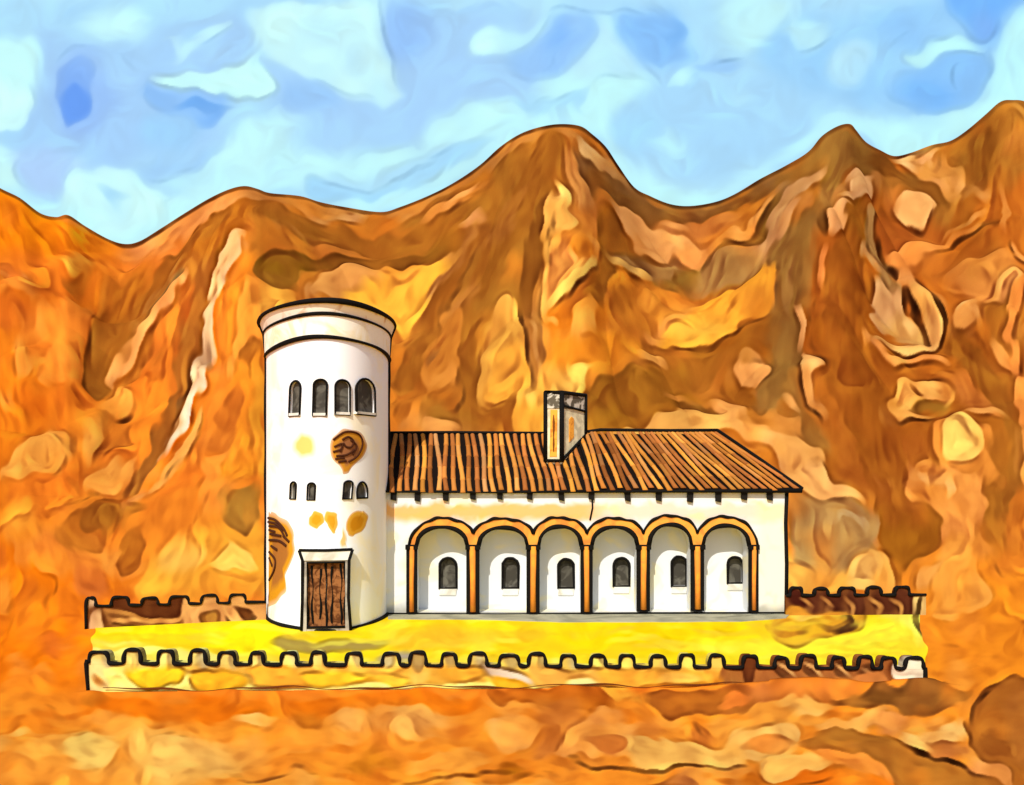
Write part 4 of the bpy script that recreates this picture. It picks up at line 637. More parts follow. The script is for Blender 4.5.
class MB:
    def __init__(s): s.v, s.f, s.c = [], [], []
    def add(s, vs, fs, cs=None):
        n = len(s.v); s.v += [tuple(v) for v in vs]; s.f += [tuple(i + n for i in f) for f in fs]
        if cs is not None: s.c += ([tuple(cs)] * len(vs) if np.ndim(cs) == 1 else [tuple(c) for c in cs])
    def box(s, x0, x1, y0, y1, z0, z1, c=None):
        s.add([(x0, y0, z0), (x1, y0, z0), (x1, y1, z0), (x0, y1, z0), (x0, y0, z1), (x1, y0, z1), (x1, y1, z1), (x0, y1, z1)],
              [(3, 2, 1, 0), (4, 5, 6, 7), (0, 1, 5, 4), (1, 2, 6, 5), (2, 3, 7, 6), (3, 0, 4, 7)], c)
    def tube(s, pts, r, closed=False, n=8, c=None):
        P = [Vector(p) for p in pts]; m = len(P); R = r if isinstance(r, (list, tuple)) else [r] * m
        vs, fs = [], []; up = None
        for i in range(m):
            a = P[i - 1] if (i > 0 or closed) else P[i]; b = P[(i + 1) % m] if (i < m - 1 or closed) else P[i]
            t = (b - a).normalized()
            if up is None: up = t.orthogonal().normalized()
            up = (up - t * up.dot(t)); up = up.normalized() if up.length > 1e-6 else t.orthogonal().normalized()
            w = t.cross(up)
            for k in range(n):
                q = 2 * math.pi * k / n; vs.append(P[i] + (up * math.cos(q) + w * math.sin(q)) * R[i])
        for i in range(m if closed else m - 1):
            j = (i + 1) % m
            for k in range(n): l = (k + 1) % n; fs.append((i * n + k, i * n + l, j * n + l, j * n + k))
        if not closed: fs += [tuple(range(n))[::-1], tuple((m - 1) * n + k for k in range(n))]
        s.add(vs, fs, c)
    def prism(s, outline, o, t, u, nrm, d0, d1, c=None):
        # outline (a, b) in the frame o + a*t + b*u, pushed along nrm from d0 to d1
        m = len(outline); o, t, u, nrm = Vector(o), Vector(t), Vector(u), Vector(nrm)
        vs = [o + t * a + u * b + nrm * d for d in (d0, d1) for a, b in outline]
        fs = [tuple(range(m))[::-1], tuple(range(m, 2 * m))] + [(i, (i + 1) % m, (i + 1) % m + m, i + m) for i in range(m)]
        s.add(vs, fs, c)
    def build(s, name, m, parent=None, smooth=False):
        o = mesh(name, s.v, s.f, m, None, s.c if s.c else None, smooth)
        if parent is not None: child(o, parent)
        return o
def tube_obj(name, pts, r, parent, closed=False, m=None, n=8):
    b = MB(); b.tube(pts, r, closed, n); return b.build(name, m or M['ink'], parent, True)
def wob(pts, a, seed):
    rnd = random.Random(seed); return [Vector(p) + Vector((rnd.uniform(-a, a), 0, rnd.uniform(-a, a))) for p in pts]
def arch(w, h, n=10, k=1.0, skew=0.0, round_foot=0.0):
    r = w / 2; hh = min(h, r * k); out = [(-r, 0), (r, 0)]
    for i in range(n + 1):
        q = math.pi * i / n; out.append((r * math.cos(q), h - hh + hh * math.sin(q)))
    return [(a + skew * b, b) for a, b in out]
def boolean(o, cutters):
    for c in cutters:
        md = o.modifiers.new('cut', 'BOOLEAN'); md.object = c; md.operation = 'DIFFERENCE'; md.solver = 'EXACT'
    dg = bpy.context.evaluated_depsgraph_get(); dg.update()
    me = bpy.data.meshes.new_from_object(o.evaluated_get(dg), preserve_all_data_layers=True, depsgraph=dg)
    o.modifiers.clear(); o.data = me
    for c in cutters: bpy.data.objects.remove(c, do_unlink=True)
def smooth_by_angle(o, deg=35):
    me = o.data; bm = bmesh.new(); bm.from_mesh(me)
    for f in bm.faces: f.smooth = True
    for e in bm.edges: e.smooth = not (len(e.link_faces) == 2 and e.calc_face_angle(0) > math.radians(deg))
    bm.to_mesh(me); bm.free()

# ---------------------------------------------------------------- canvases of surface colour, painted shade included
LAND, COURT, WALLC, SKYC = paint_land(), paint_court(), paint_wall(), paint_sky()
K_MOUNT, K_GROUND, K_COURT, K_WALL, K_SKY = 0.66, 0.81, 0.84, 0.68, 0.84

# ---------------------------------------------------------------- terrain: flat desert floor, then the mountain range
def grid_mesh(name, V, rows, cols, C, m):
    me = bpy.data.meshes.new(name); n = rows * cols
    me.vertices.add(n); me.vertices.foreach_set('co', V.astype(np.float32).ravel())
    i = (np.arange(rows - 1)[:, None] * cols + np.arange(cols - 1)[None]).ravel()
    q = np.stack([i, i + 1, i + 1 + cols, i + cols], 1).astype(np.int32)
    me.loops.add(q.size); me.loops.foreach_set('vertex_index', q.ravel())
    me.polygons.add(len(q)); me.polygons.foreach_set('loop_start', np.arange(0, q.size, 4, dtype=np.int32))
    me.update(calc_edges=True); me.polygons.foreach_set('use_smooth', np.ones(len(q), bool)); setcol(me, C)
    return link(name, me, m)
def wnoise(X, Y, s, seed):
    r = np.random.RandomState(seed); g = r.rand(64, 64) * 2 - 1
    x, y = X / s + 100, Y / s + 100; xi, yi = np.floor(x).astype(int), np.floor(y).astype(int); fx, fy = x - xi, y - yi
    fx = fx * fx * fx * (fx * (fx * 6 - 15) + 10); fy = fy * fy * fy * (fy * (fy * 6 - 15) + 10)
    G = lambda a, b: g[b % 64, a % 64]
    return (G(xi, yi) * (1 - fx) + G(xi + 1, yi) * fx) * (1 - fy) + (G(xi, yi + 1) * (1 - fx) + G(xi + 1, yi + 1) * fx) * fy
STEP = 1.0
pc = np.arange(-320, 1344, STEP)
RP = np.array(ridge_pts()); rr = spline(np.array(RP), 6, False); o_ = np.argsort(rr[:, 0]); RY = np.interp(pc, rr[o_, 0], rr[o_, 1])
DRP = np.array([(-320, 230), (-60, 215), (60, 205), (125, 220), (245, 180), (380, 215), (560, 170), (690, 225), (840, 175), (900, 235), (1005, 205), (1344, 240)], float)
DR = np.interp(pc, DRP[:, 0], DRP[:, 1]); DR = np.convolve(np.pad(DR, 40, mode='edge'), np.ones(81) / 81, 'valid')
D0, PW = 54.0, 1.75
HR = EYE - (RY - HY) / F * DR
# ground rows
pg = np.concatenate([[1500, 1250, 1080, 980, 920], np.arange(870, HY + F * EYE / D0, -STEP), [HY + F * EYE / D0]])
Dg = np.array([DG(p) for p in pg])
Xg = (pc[None] - CX) / F * Dg[:, None]; Yg = np.repeat(Dg[:, None], len(pc), 1)
fade = np.clip((34 - Yg) / 6, 0, 1) + np.clip((np.abs(Xg) - 17.5) / 4, 0, 1) * np.clip((Yg - 28) / 4, 0, 1); fade = np.clip(fade, 0, 1) * np.clip((54 - Yg) / 6, 0, 1)
Zg = (wnoise(Xg, Yg, 3.2, 1) * .10 + wnoise(Xg, Yg, 1.1, 2) * .035) * np.clip((27.5 - Yg) / 2, 0, 1)
PXg = np.repeat(pc[None], len(pg), 0); wl = np.interp(pc, [88, 925], [DG(692), DG(685)])[None] - .1
Zg = Zg + (.05 + .2 * np.clip((PXg - 690) / 90, 0, 1) + wnoise(Xg, Yg * .3, .9, 12) * .10) * np.exp(-((Yg - wl) / .7) ** 2) * (Yg < wl) * np.clip((PXg - 60) / 30, 0, 1) * np.clip((965 - PXg) / 30, 0, 1)
Cg = lin(LAND.sample(np.repeat(pc[None], len(pg), 0), np.repeat(pg[:, None], len(pc), 1))) * K_GROUND
g = grid_mesh('ground', np.stack([Xg, Yg, Zg], -1).reshape(-1, 3), len(pg), len(pc), Cg.reshape(-1, 3), M['paint']); tag(g, kind='structure')
# mountain rows: even steps down the visible face
NR = 520
tt = np.linspace(0, 1, 900)
prof = lambda t: 0.985 * t ** PW + 0.015 * t
Dt = D0 + (DR[:, None] - D0) * tt[None]; Zt = HR[:, None] * prof(tt)[None]
Yt = HY - F * (Zt - EYE) / Dt
T = np.empty((NR, len(pc)))
for i in range(len(pc)):
    yv = np.minimum.accumulate(Yt[i]); T[:, i] = np.interp(np.linspace(-yv[0], -yv[-1], NR), -yv, tt)
T[0] = 0; T[-1] = 1
Dm = D0 + (DR[None] - D0) * T; Zm = HR[None] * prof(T)
PYm = HY - F * (Zm - EYE) / Dm
PXm = np.repeat(pc[None], NR, 0)
Xm = (PXm - CX) / F * Dm
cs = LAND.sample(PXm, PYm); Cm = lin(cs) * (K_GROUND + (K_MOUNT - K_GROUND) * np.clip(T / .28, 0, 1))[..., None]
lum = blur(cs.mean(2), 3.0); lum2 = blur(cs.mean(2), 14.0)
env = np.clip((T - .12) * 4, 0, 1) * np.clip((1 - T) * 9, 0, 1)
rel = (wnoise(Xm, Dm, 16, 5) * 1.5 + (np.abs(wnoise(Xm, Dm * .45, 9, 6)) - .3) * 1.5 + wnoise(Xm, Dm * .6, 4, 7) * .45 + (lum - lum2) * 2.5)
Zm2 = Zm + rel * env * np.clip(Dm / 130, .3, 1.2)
back_t = np.linspace(0, 1, 14)[1:, None]
Db = DR[None] + back_t * 120; Zb = HR[None] * (1 - back_t) ** 1.3 * 1.0 - back_t * 2; Xb = (pc[None] - CX) / F * Db
Cb = np.repeat(Cm[-1:], 13, 0)
V = np.stack([np.concatenate([Xm, Xb]), np.concatenate([Dm, Db]), np.concatenate([Zm2, Zb])], -1)
mo = grid_mesh('mountains', V.reshape(-1, 3), NR + 13, len(pc), np.concatenate([Cm, Cb]).reshape(-1, 3), M['paint']); tag(mo, kind='structure')
pl = MB(); pl.add([(-4000, -600, -2.2), (4000, -600, -2.2), (4000, 4000, -2.2), (-4000, 4000, -2.2)], [(0, 1, 2, 3)]); M['plain'] = mat('desert_plain', S2L(220, 120, 34), noise=(S2L(190, 96, 26), .05, .4, .6))
tag(pl.build('desert_plain', M['plain']), kind='structure')
# courtyard floor of yellow soil, four millimetres and a bit over the desert floor
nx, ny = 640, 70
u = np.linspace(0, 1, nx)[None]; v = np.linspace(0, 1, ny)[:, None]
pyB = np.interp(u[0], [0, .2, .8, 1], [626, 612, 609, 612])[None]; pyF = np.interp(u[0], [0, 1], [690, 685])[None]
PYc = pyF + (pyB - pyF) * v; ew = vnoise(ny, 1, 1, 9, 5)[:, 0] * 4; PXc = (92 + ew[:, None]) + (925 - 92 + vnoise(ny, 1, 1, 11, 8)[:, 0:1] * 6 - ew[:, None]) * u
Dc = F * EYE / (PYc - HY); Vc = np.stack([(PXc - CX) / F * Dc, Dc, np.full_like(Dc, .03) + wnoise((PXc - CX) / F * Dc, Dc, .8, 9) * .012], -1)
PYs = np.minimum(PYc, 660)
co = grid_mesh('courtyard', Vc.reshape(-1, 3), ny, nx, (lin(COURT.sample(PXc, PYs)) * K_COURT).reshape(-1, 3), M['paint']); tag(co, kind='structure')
# sky backdrop: a curved shell far behind the range
RS = 1800.0; ps = np.concatenate([np.arange(-595, -60, 6), np.arange(-60, 1090, 1.5), np.arange(1090, 1620, 6)]); qs = np.concatenate([np.arange(325, -60, -1.5), np.arange(-60, -415, -7)])
PXs = np.repeat(ps[None], len(qs), 0); PYs = np.repeat(qs[:, None], len(ps), 1)
d = np.stack([(PXs - CX) / F, np.ones_like(PXs), (HY - PYs) / F], -1); d /= np.linalg.norm(d, axis=-1, keepdims=True)
Vs = d * RS + np.array([0, 0, EYE])
sk = grid_mesh('sky', Vs.reshape(-1, 3), len(qs), len(ps), (lin(SKYC.sample(PXs, PYs)) * K_SKY).reshape(-1, 3), M['sky']); tag(sk, kind='structure')

# ---------------------------------------------------------------- round tower
TC = Vector((-9.2, 45.0, 0)); TA, TB = 2.97, 5.5
ax = Vector((TC.x, TC.y, 0)).normalized(); rt = Vector((ax.y, -ax.x, 0))        # ax looks away from the road, rt to its right
PE = 1.12
def tw(q, k=1.0, add=0.0):
    # plan of the tower, rounder than a circle towards the yard: q = 0 faces the yard, positive to the right
    def at(a):
        c = math.cos(a); return TC + rt * (TA * math.sin(a)) - ax * (TB * math.copysign(abs(c) ** PE, c))
    p = at(q); d = at(q + .01) - at(q - .01); n = Vector((d.y, -d.x, 0)).normalized()
    if n.dot(p - TC) < 0: n = -n
    return TC + (p - TC) * k + n * add, n
def tower_hit(px, py, add=0.0):
    o = Vector((0, 0, EYE)); d = Vector(((px - CX) / F, 1, (HY - py) / F)); best = None
    qs_ = np.linspace(-1.5, 1.5, 400); pv = None
    for q in qs_:
        p = tw(q)[0]; f = p.x * d.y - p.y * d.x
        if pv is not None and (f >= 0) != (pv[1] >= 0):
            qq = pv[0] + (q - pv[0]) * (-pv[1]) / (f - pv[1]); p, n = tw(qq); D = p.y
            if best is None or D < best[2]: best = (qq, n, D)
        pv = (q, f)
    if best is None: best = (-1.5 if px < 328 else 1.5, tw(-1.5 if px < 328 else 1.5)[1], tw(-1.5)[0].y)
    p = tw(best[0])[0]; v = Vector((p.x, p.y, EYE + d.z * p.y)); return v + best[1] * add, best[1]
tower = thing('round_tower', TC, 'tall white round tower with wooden door, cracked plaster and a flared rim', 'tower')
NS = 120
def bow(q, a): return a * (math.cos(q) ** 2 * 1.15 - .6) if math.cos(q) > 0 else -.6 * a      # the courses rise a little over the door side
def lathe(prof, solid=True):
    vs, fs = [], []
    for z, add, *a in prof:
        for i in range(NS): q = 2 * math.pi * i / NS; p, n = tw(q, 1, add); vs.append((p.x, p.y, z + (bow(q, a[0]) if a else 0)))
    for j in range(len(prof) - 1):
        for i in range(NS): k = (i + 1) % NS; fs.append((j * NS + i, j * NS + k, (j + 1) * NS + k, (j + 1) * NS + i))
    if solid: fs += [tuple(range(NS))[::-1], tuple((len(prof) - 1) * NS + i for i in range(NS))]
    return vs, fs
ZL, ZF, ZT = 12.77, 13.84, 14.4
vs, fs = lathe([(-.1, 0), (3, 0), (6, 0), (9, 0), (ZL + .1, 0, .28)])
tw_wall = child(mesh('wall', vs, fs, M['tower']), tower)
vs, fs = lathe([(ZL - .02, .01, .28), (ZL + .04, .08, .28), (ZF - .1, .11, .2), (ZF, .12, .2)]); o = child(mesh('frieze', vs, fs, M['frieze']), tower); smooth_by_angle(o)
vs, fs = lathe([(ZF - .01, .11, .2), (ZF + .12, .15, .2), (ZT, .33, .16), (ZT, .1, .16), (ZT - .35, .05, .16)]); o = child(mesh('crown', vs, fs, M['crown']), tower); smooth_by_angle(o)
def ring(z, add, r, name, q0=-math.pi, q1=math.pi, seed=0, wv=.02, a=0.0):
    full = q1 - q0 > 6.2; n = 90; rnd = random.Random(seed); pts, rad = [], []
    for i in range(n if full else n + 1):
        q = q0 + (q1 - q0) * i / n; p, _ = tw(q, 1, add); pts.append((p.x, p.y, z + bow(q, a) + wv * math.sin(q * 5 + seed))); rad.append(r * (1 + .25 * math.sin(q * 3 + seed)))
    return tube_obj(name, pts, rad, tower, full)
ring(ZT, .34, .11, 'rim_line', seed=1, a=.16); ring(ZF, .14, .07, 'rim_line', seed=2, a=.2); ring(ZL + .03, .06, .09, 'ledge_line', seed=3, a=.28); ring(.06, .04, .085, 'foot_line', seed=4)
for q in (-1.53, 1.50):
    b0 = [tw(q, 1, .03)[0] + Vector((math.sin(z * 1.7) * .02, 0, z)) for z in np.linspace(0, ZL, 14)] + [tw(q, 1, .12)[0] + Vector((0, 0, ZF - .1)), tw(q, 1, .34)[0] + Vector((0, 0, ZT - .1))]
    tube_obj('edge_line', b0, .085, tower)
cut = []
def opening(px, pytop, pybot, wpx, depth, k=1.0, skew=0.0):
    # recess of the given picture width in the tower wall; returns its frame
    p, n = tower_hit(px, pybot); D = p.y; t = Vector((-n.y, n.x, 0)); t = t if t.x > 0 else -t
    w = wpx * D / F / max(.35, abs(t.x)); h = (pybot - pytop) * D / F
    out = arch(w, h, 10, k, skew); b = MB(); b.prism(out, p, t, (0, 0, 1), n, -depth, .6); c = b.build('cutter', M['tower']); cut.append(c)
    return p, n, t, w, h, out
def tower_window(px, y0, y1, wpx, k, skew, big):
    p, n, t, w, h, out = opening(px, y0, y1, wpx, .2 if big else .18, k, skew)
    b = MB(); b.prism(out, p, t, (0, 0, 1), n, -.19 if big else -.17, -.15 if big else -.13); wn = b.build('window', M['pane'], tower)
    pts = [p + t * a + Vector((0, 0, z)) + n * .02 for a, z in out]
    fr = MB(); fr.tube(pts[1:] + [pts[0]], .05 if big else .045, True); f = fr.build('frame', M['ink'], None, True); child(f, wn)
    if big:
        s = MB(); sl = [(-w * .56, 0), (w * .56, 0), (w * .5, .13), (-w * .5, .13)]; s.prism(sl, p, t, (0, 0, 1), n, -.14, .06); child(s.build('sill', M['sill']), wn)
for px, y0, y1, w, k, sk_, in ((294.5, 381, 416, 13, 1.0, .06), (319.5, 379.5, 416, 13.5, .8, .03), (342.5, 380, 415, 13, .9, 0), (366, 379, 415, 13.5, .7, -.03)): tower_window(px, y0, y1, w, k, sk_, True)
for px, y0, y1, w, k, sk_ in ((293, 482, 499, 7, .8, .08), (311, 483, 500, 8, .8, .05), (347, 481, 499, 7.5, .6, .1), (362, 482, 498, 8, 1.2, 0)): tower_window(px, y0, y1, w, k, sk_, False)
# door
p, n, t, w, h, out = opening(326, 558, 631, 43, .42, .02)
p.z = 0.02
door = MB(); hw = w / 2 - .12
for i in range(2):
    x0 = -hw + i * hw + .03; x1 = x0 + hw - .06
    door.prism([(x0, .18), (x1, .18), (x1, h - .18), (x0, h - .18)], p, t, (0, 0, 1), n, -.40, -.24)
dr = door.build('door', M['wood'], tower)
b = MB()
for a0, a1, z0, z1 in ((-hw + .2, -hw + .26, .3, h - .35), (-hw + .55, -hw + .6, .5, h - .5), (.22, .27, .3, h - .4), (.62, .67, .25, h - .3), (-hw, -hw + .05, .15, h - .15), (-.04, .04, .15, h - .15), (hw - .05, hw, .15, h - .15)):
    zs = np.linspace(z0, z1, 9); b.tube([p + t * ((a0 + a1) / 2 + .035 * math.sin(z * 4 + a0 * 9)) + Vector((0, 0, z)) + n * -.22 for z in zs], [.035 + .02 * math.sin(i) for i in range(9)])
child(b.build('board_gap', M['ink']), dr)
b = MB()
b.prism([(-w / 2 - .04, 0), (-hw, 0), (-hw, h - .1), (-w / 2 - .04, h - .1)], p, t, (0, 0, 1), n, -.35, .05); b.prism([(hw, 0), (w / 2 + .04, 0), (w / 2 + .04, h - .1), (hw, h - .1)], p, t, (0, 0, 1), n, -.35, .05)
b.prism([(-hw, h - .2), (hw, h - .2), (hw, h - .1), (-hw, h - .1)], p, t, (0, 0, 1), n, -.35, .03); b.prism([(-hw, 0), (hw, 0), (hw, .16), (-hw, .16)], p, t, (0, 0, 1), n, -.35, .03)
b.build('door_frame', M['frame'], tower)
b = MB(); b.prism([(-w / 2 - .05, h - .1), (w / 2 + .05, h - .1), (w / 2 + .2, h + .36), (-w / 2 - .2, h + .36)], p, t, (0, 0, 1), n, -.3, .1); b.build('lintel', M['sill'], tower)
b = MB(); P3 = lambda a, z, e=.09: p + t * a + Vector((0, 0, z)) + n * e
b.tube([P3(-w / 2 - .2, h + .36), P3(0, h + .34, .1), P3(w / 2 + .2, h + .37)], .065); b.tube([P3(-w / 2 - .2, h + .36), P3(-w / 2 - .05, h - .1), P3(-w / 2 - .06, 1.4, .05), P3(-w / 2 - .1, 0.05, .05)], .07); b.tube([P3(w / 2 + .2, h + .37), P3(w / 2 + .05, h - .1), P3(w / 2 + .02, 1.4, .05), P3(w / 2 + .12, .02, .05)], .07)
b.tube([P3(-hw, h - .2, .03), P3(hw, h - .2, .03)], .04); b.tube([P3(-hw, .16, .03), P3(hw, .16, .03)], .05)
b.build('door_outline', M['ink'], tower, True)
boolean(tw_wall, cut); smooth_by_angle(tw_wall, 25)
# bare brick and stains where the plaster has come off
WHITE = np.array(S2L(246, 246, 244))
def patch(name, pts, core, rim, soft=False, add=.012, inner=None):
    rnd = random.Random(int(pts[0][0] + pts[0][1])); pts = [(x + rnd.uniform(-1.3, 1.3), y + rnd.uniform(-1.3, 1.3)) for x, y in spline(pts, 2)]; p = spline(pts, 3); c = p.mean(0); vs, fs, cs = [], [], []; m = len(p); lv = [1.0, .86, .7, .5, .25]
    for j, s in enumerate(lv):
        for q in p:
            x, y = c + (q - c) * s; v, _ = tower_hit(max(x, 268.6), y, add if j else .002); vs.append(v)
            k = max(0, 1 - j / 3.0) if soft else (.3, 0, 0, 0, 0)[j]
            cs.append(np.array(S2L(*(rim if s > .66 else core))) * (1 - k) * .82 + WHITE * k)
    v, _ = tower_hit(max(c[0], 268.6), c[1], add); vs.append(v); cs.append(np.array(S2L(*core)) * .82)
    for j in range(len(lv) - 1):
        for i in range(m): k = (i + 1) % m; fs.append((j * m + i, j * m + k, (j + 1) * m + k, (j + 1) * m + i))
    b0 = (len(lv) - 1) * m
    for i in range(m): fs.append((b0 + i, b0 + (i + 1) % m, len(vs) - 1))
    return child(mesh(name, vs, fs, M['paint'], None, cs, True), tower)
def cracks(par, lines, r=.04, m=None):
    b = MB()
    for l in lines: b.tube([tower_hit(max(x, 269), y, .03)[0] for x, y in spline(l, 5, False)], r, False, 6)
    o = b.build('brick_joint', m or M['ink'], None, True); child(o, par)
patch('plaster_stain', [(291, 440), (299, 431), (312, 432), (319, 444), (315, 457), (301, 460), (290, 451)], (248, 214, 116), (250, 226, 150), True)
a = patch('exposed_brick', [(332, 438), (344, 430), (358, 431), (366, 440), (365, 452), (356, 462), (350, 471), (344, 474), (338, 466), (331, 455)], (166, 108, 66), (214, 146, 44), add=.02)
cracks(a, [[(333, 440), (345, 432), (358, 434), (362, 444), (357, 456), (348, 462)], [(334, 447), (342, 444), (340, 452)], [(336, 456), (346, 455), (354, 450)], [(338, 462), (346, 461)], [(342, 440), (348, 437), (353, 441), (351, 447), (346, 447), (343, 443)], [(333, 452), (340, 450)], [(350, 440), (356, 446), (352, 455)], [(335, 459), (344, 458)]], .05, mat('brick_joint_brown', S2L(70, 36, 18)))
patch('plaster_stain', [(309, 517), (315, 512), (321, 513), (325, 518), (323, 525), (316, 529), (310, 525)], (224, 160, 34), (236, 178, 60))
patch('plaster_stain', [(325, 514), (331, 511), (336, 513), (337, 525), (335, 534), (330, 530), (326, 523)], (226, 164, 40), (238, 186, 70))
patch('plaster_stain', [(351, 514), (361, 510), (367, 516), (366, 527), (356, 534), (349, 536), (346, 528)], (214, 142, 26), (232, 170, 52)); patch('plaster_stain', [(343, 526), (347, 540), (346, 549), (340, 549), (341, 536)], (248, 212, 130), (250, 226, 160), True)
a = patch('exposed_brick', [(268, 512), (280, 516), (290, 526), (295, 540), (291, 560), (286, 574), (286, 590), (276, 602), (268, 606), (268, 580), (268, 545)], (176, 112, 50), (222, 152, 36), add=.02)
cracks(a, [[(269, 518), (276, 520), (284, 528), (288, 536)], [(270, 526), (280, 528), (286, 538)], [(271, 534), (282, 536)], [(270, 540), (280, 541), (287, 546)], [(272, 546), (278, 550)], [(270, 552), (276, 560), (275, 570), (270, 580)], [(270, 530), (276, 532)], [(269, 522), (277, 524), (286, 531)], [(270, 558), (273, 566)], [(284, 536), (290, 542)]], .062, bpy.data.materials['brick_joint_brown'])

# ---------------------------------------------------------------- long wing with the arcade
WY = 44.0; WX = lambda px: X_(px, WY); WZ = lambda py: Z_(py, WY)
wing = thing('arcaded_building', (3.0, 47.5, 0), 'long white building with six arches, small windows and a ribbed tile roof', 'building')
XL, XR, ZE = -7.6, WX(786), 6.1
b = MB(); b.box(XL, XR, WY, 51.0, -.1, ZE); wall = b.build('wall', M['wing'], wing)
PIL = [412, 473, 533, 586.5, 643, 697, 753]; PHW = [4.5, 5.5, 5.5, 5.0, 5.5, 5.5, 4.0]
CR = [527, 527.5, 526.5, 527, 524.5, 525.5]; ZS = 546
cut = []; WIN = [(448, 558, 588, 17), (510.5, 558, 588, 16), (566, 559, 588, 15.5), (621.5, 558, 586, 16), (679, 556.5, 586, 15), (735, 557, 583, 15)]
def inner(i, n=24):
    xl, xr = PIL[i] + PHW[i], PIL[i + 1] - PHW[i + 1]; xc, a = (xl + xr) / 2, (xr - xl) / 2
    out = []
    for k in range(n + 1):
        u_ = -1 + 2 * k / n; out.append((xc + a * u_, ZS - (ZS - CR[i]) * max(0, 1 - abs(u_) ** 2.3) ** .5))
    return out, xl, xr
for i in range(6):
    ins, xl, xr = inner(i); poly = [(xl, 617), (xr, 617)] + [(x, y) for x, y in ins[::-1]]
    b = MB(); b.prism([(WX(x), max(.12, WZ(y))) for x, y in poly], (0, WY, 0), (1, 0, 0), (0, 0, 1), (0, -1, 0), -1.3, .5); cut.append(b.build('cutter', M['wing']))
wf = []
for px, y0, y1, w in WIN:
    D = WY + 1.3; w_, h_ = w * D / F, (y1 - y0) * D / F; o0 = Vector((X_(px, D), D, Z_(y1, D))); out = arch(w_, h_, 10, 1.0)
    b = MB(); b.prism(out, o0, (1, 0, 0), (0, 0, 1), (0, -1, 0), -.36, .1); cut.append(b.build('cutter', M['wing'])); wf.append((o0, out, w_, h_))
boolean(wall, cut)
for i, (o0, out, w_, h_) in enumerate(wf):
    b = MB(); b.prism(out, o0, (1, 0, 0), (0, 0, 1), (0, -1, 0), -.34, -.29); wn = b.build('window', M['pane'], wing)
    pts = [o0 + Vector((a, -.02, z)) for a, z in out]; fr = MB(); fr.tube(wob(pts[1:] + [pts[0]], .012, i), .07, True); child(fr.build('frame', M['ink'], None, True), wn)
    s = MB(); s.prism([(-w_ * .52, -.36), (w_ * .46, -.36), (w_ * .52, -.04), (-w_ * .46, -.04)], o0, (1, 0, 0), (0, 0, 1), (0, -1, 0), -.02, .07); child(s.build('sill', M['sill']), wn)
# arch bands with their dark edging
for i in range(6):
    x0 = 409 if i == 0 else PIL[i]; x1 = 757.5 if i == 5 else PIL[i + 1]
    ins, xl, xr = inner(i); N_ = 40; top, bot = [], []
    xc = (PIL[i] + PIL[i + 1]) / 2; zt = CR[i] - 9
    for k in range(N_ + 1):
        x = x0 + (x1 - x0) * k / N_; u_ = (x - xc) / ((x1 - xc) if x > xc else (xc - x0))
        zv = 546 if (i == 0 and x < xc) or (i == 5 and x > xc) else 533.5
        zo = zt + (zv - zt) * (1 - max(0, 1 - abs(u_) ** 2.2) ** .62)
        zi = ZS if x <= xl or x >= xr else float(np.interp(x, [p_[0] for p_ in ins], [p_[1] for p_ in ins]))
        zo += .5 * math.sin(x * .21 + i) + .35 * math.sin(x * .5 + i * 3); zi += .4 * math.sin(x * .27 + i * 2) if xl < x < xr else 0; top.append((x, zo)); bot.append((x, max(zi, zo + .3)))
    vs, fs = [], []
    for y in (WY - .07, WY + .02):
        for (x, a), (_, c) in zip(top, bot): vs += [(WX(x), y, WZ(a)), (WX(x), y, WZ(c))]
    n2 = 2 * (N_ + 1)
    for k in range(N_):
        q = 2 * k; fs += [(q, q + 1, q + 3, q + 2), (n2 + q, n2 + q + 2, n2 + q + 3, n2 + q + 1), (q, q + 2, n2 + q + 2, n2 + q), (q + 1, n2 + q + 1, n2 + q + 3, q + 3)]
    fs += [(0, n2, n2 + 1, 1), (n2 - 2, n2 - 1, 2 * n2 - 1, 2 * n2 - 2)]
    bd = child(mesh('arch_band', vs, fs, M['band']), wing)
    e = MB(); e.tube([(WX(x), WY - .08, WZ(z)) for x, z in top], [.07 + .015 * math.sin(k * .5 + i) for k in range(len(top))]); e.tube([(WX(x), WY - .08, WZ(z)) for x, z in ins], [.1 + .02 * math.sin(k * .4 + i * 2) for k in range(len(ins))]); child(e.build('edging', M['ink'], None, True), bd)
for i, (px, hw_) in enumerate(zip(PIL, PHW)):
    w_ = hw_ * .0489; w2 = w_ * .52; z0 = [WZ(617), WZ(615), WZ(613.5), WZ(613), WZ(611), WZ(610.5), WZ(611.5)][i]; z0 = max(z0, .1); x = WX(px); z1 = WZ(ZS)
    k = MB(); k.tube([(x, WY - .17, z0 + .1), (x, WY - .17, 1.6), (x + .02 * (-1) ** i, WY - .17, z1)], [w2, w2 * .94, w2 * 1.06], False, 14); pl_ = k.build('pillar', M['orange'], wing, True)
    k = MB(); k.box(x - w_ * 1.2, x + w_ * 1.2, WY - .15, WY + .01, z0, z1 + .02); k.box(x - w_ * .75, x + w_ * .75, WY - .2, WY - .15, z0 - .03, z0 + .1); child(k.build('edging', M['ink']), pl_)
    k = MB(); k.box(x - w_ * 1.35, x + w_ * 1.35, WY - .26, WY - .02, z1 - .16, z1 + .07); child(k.build('capital', M['ink']), pl_)
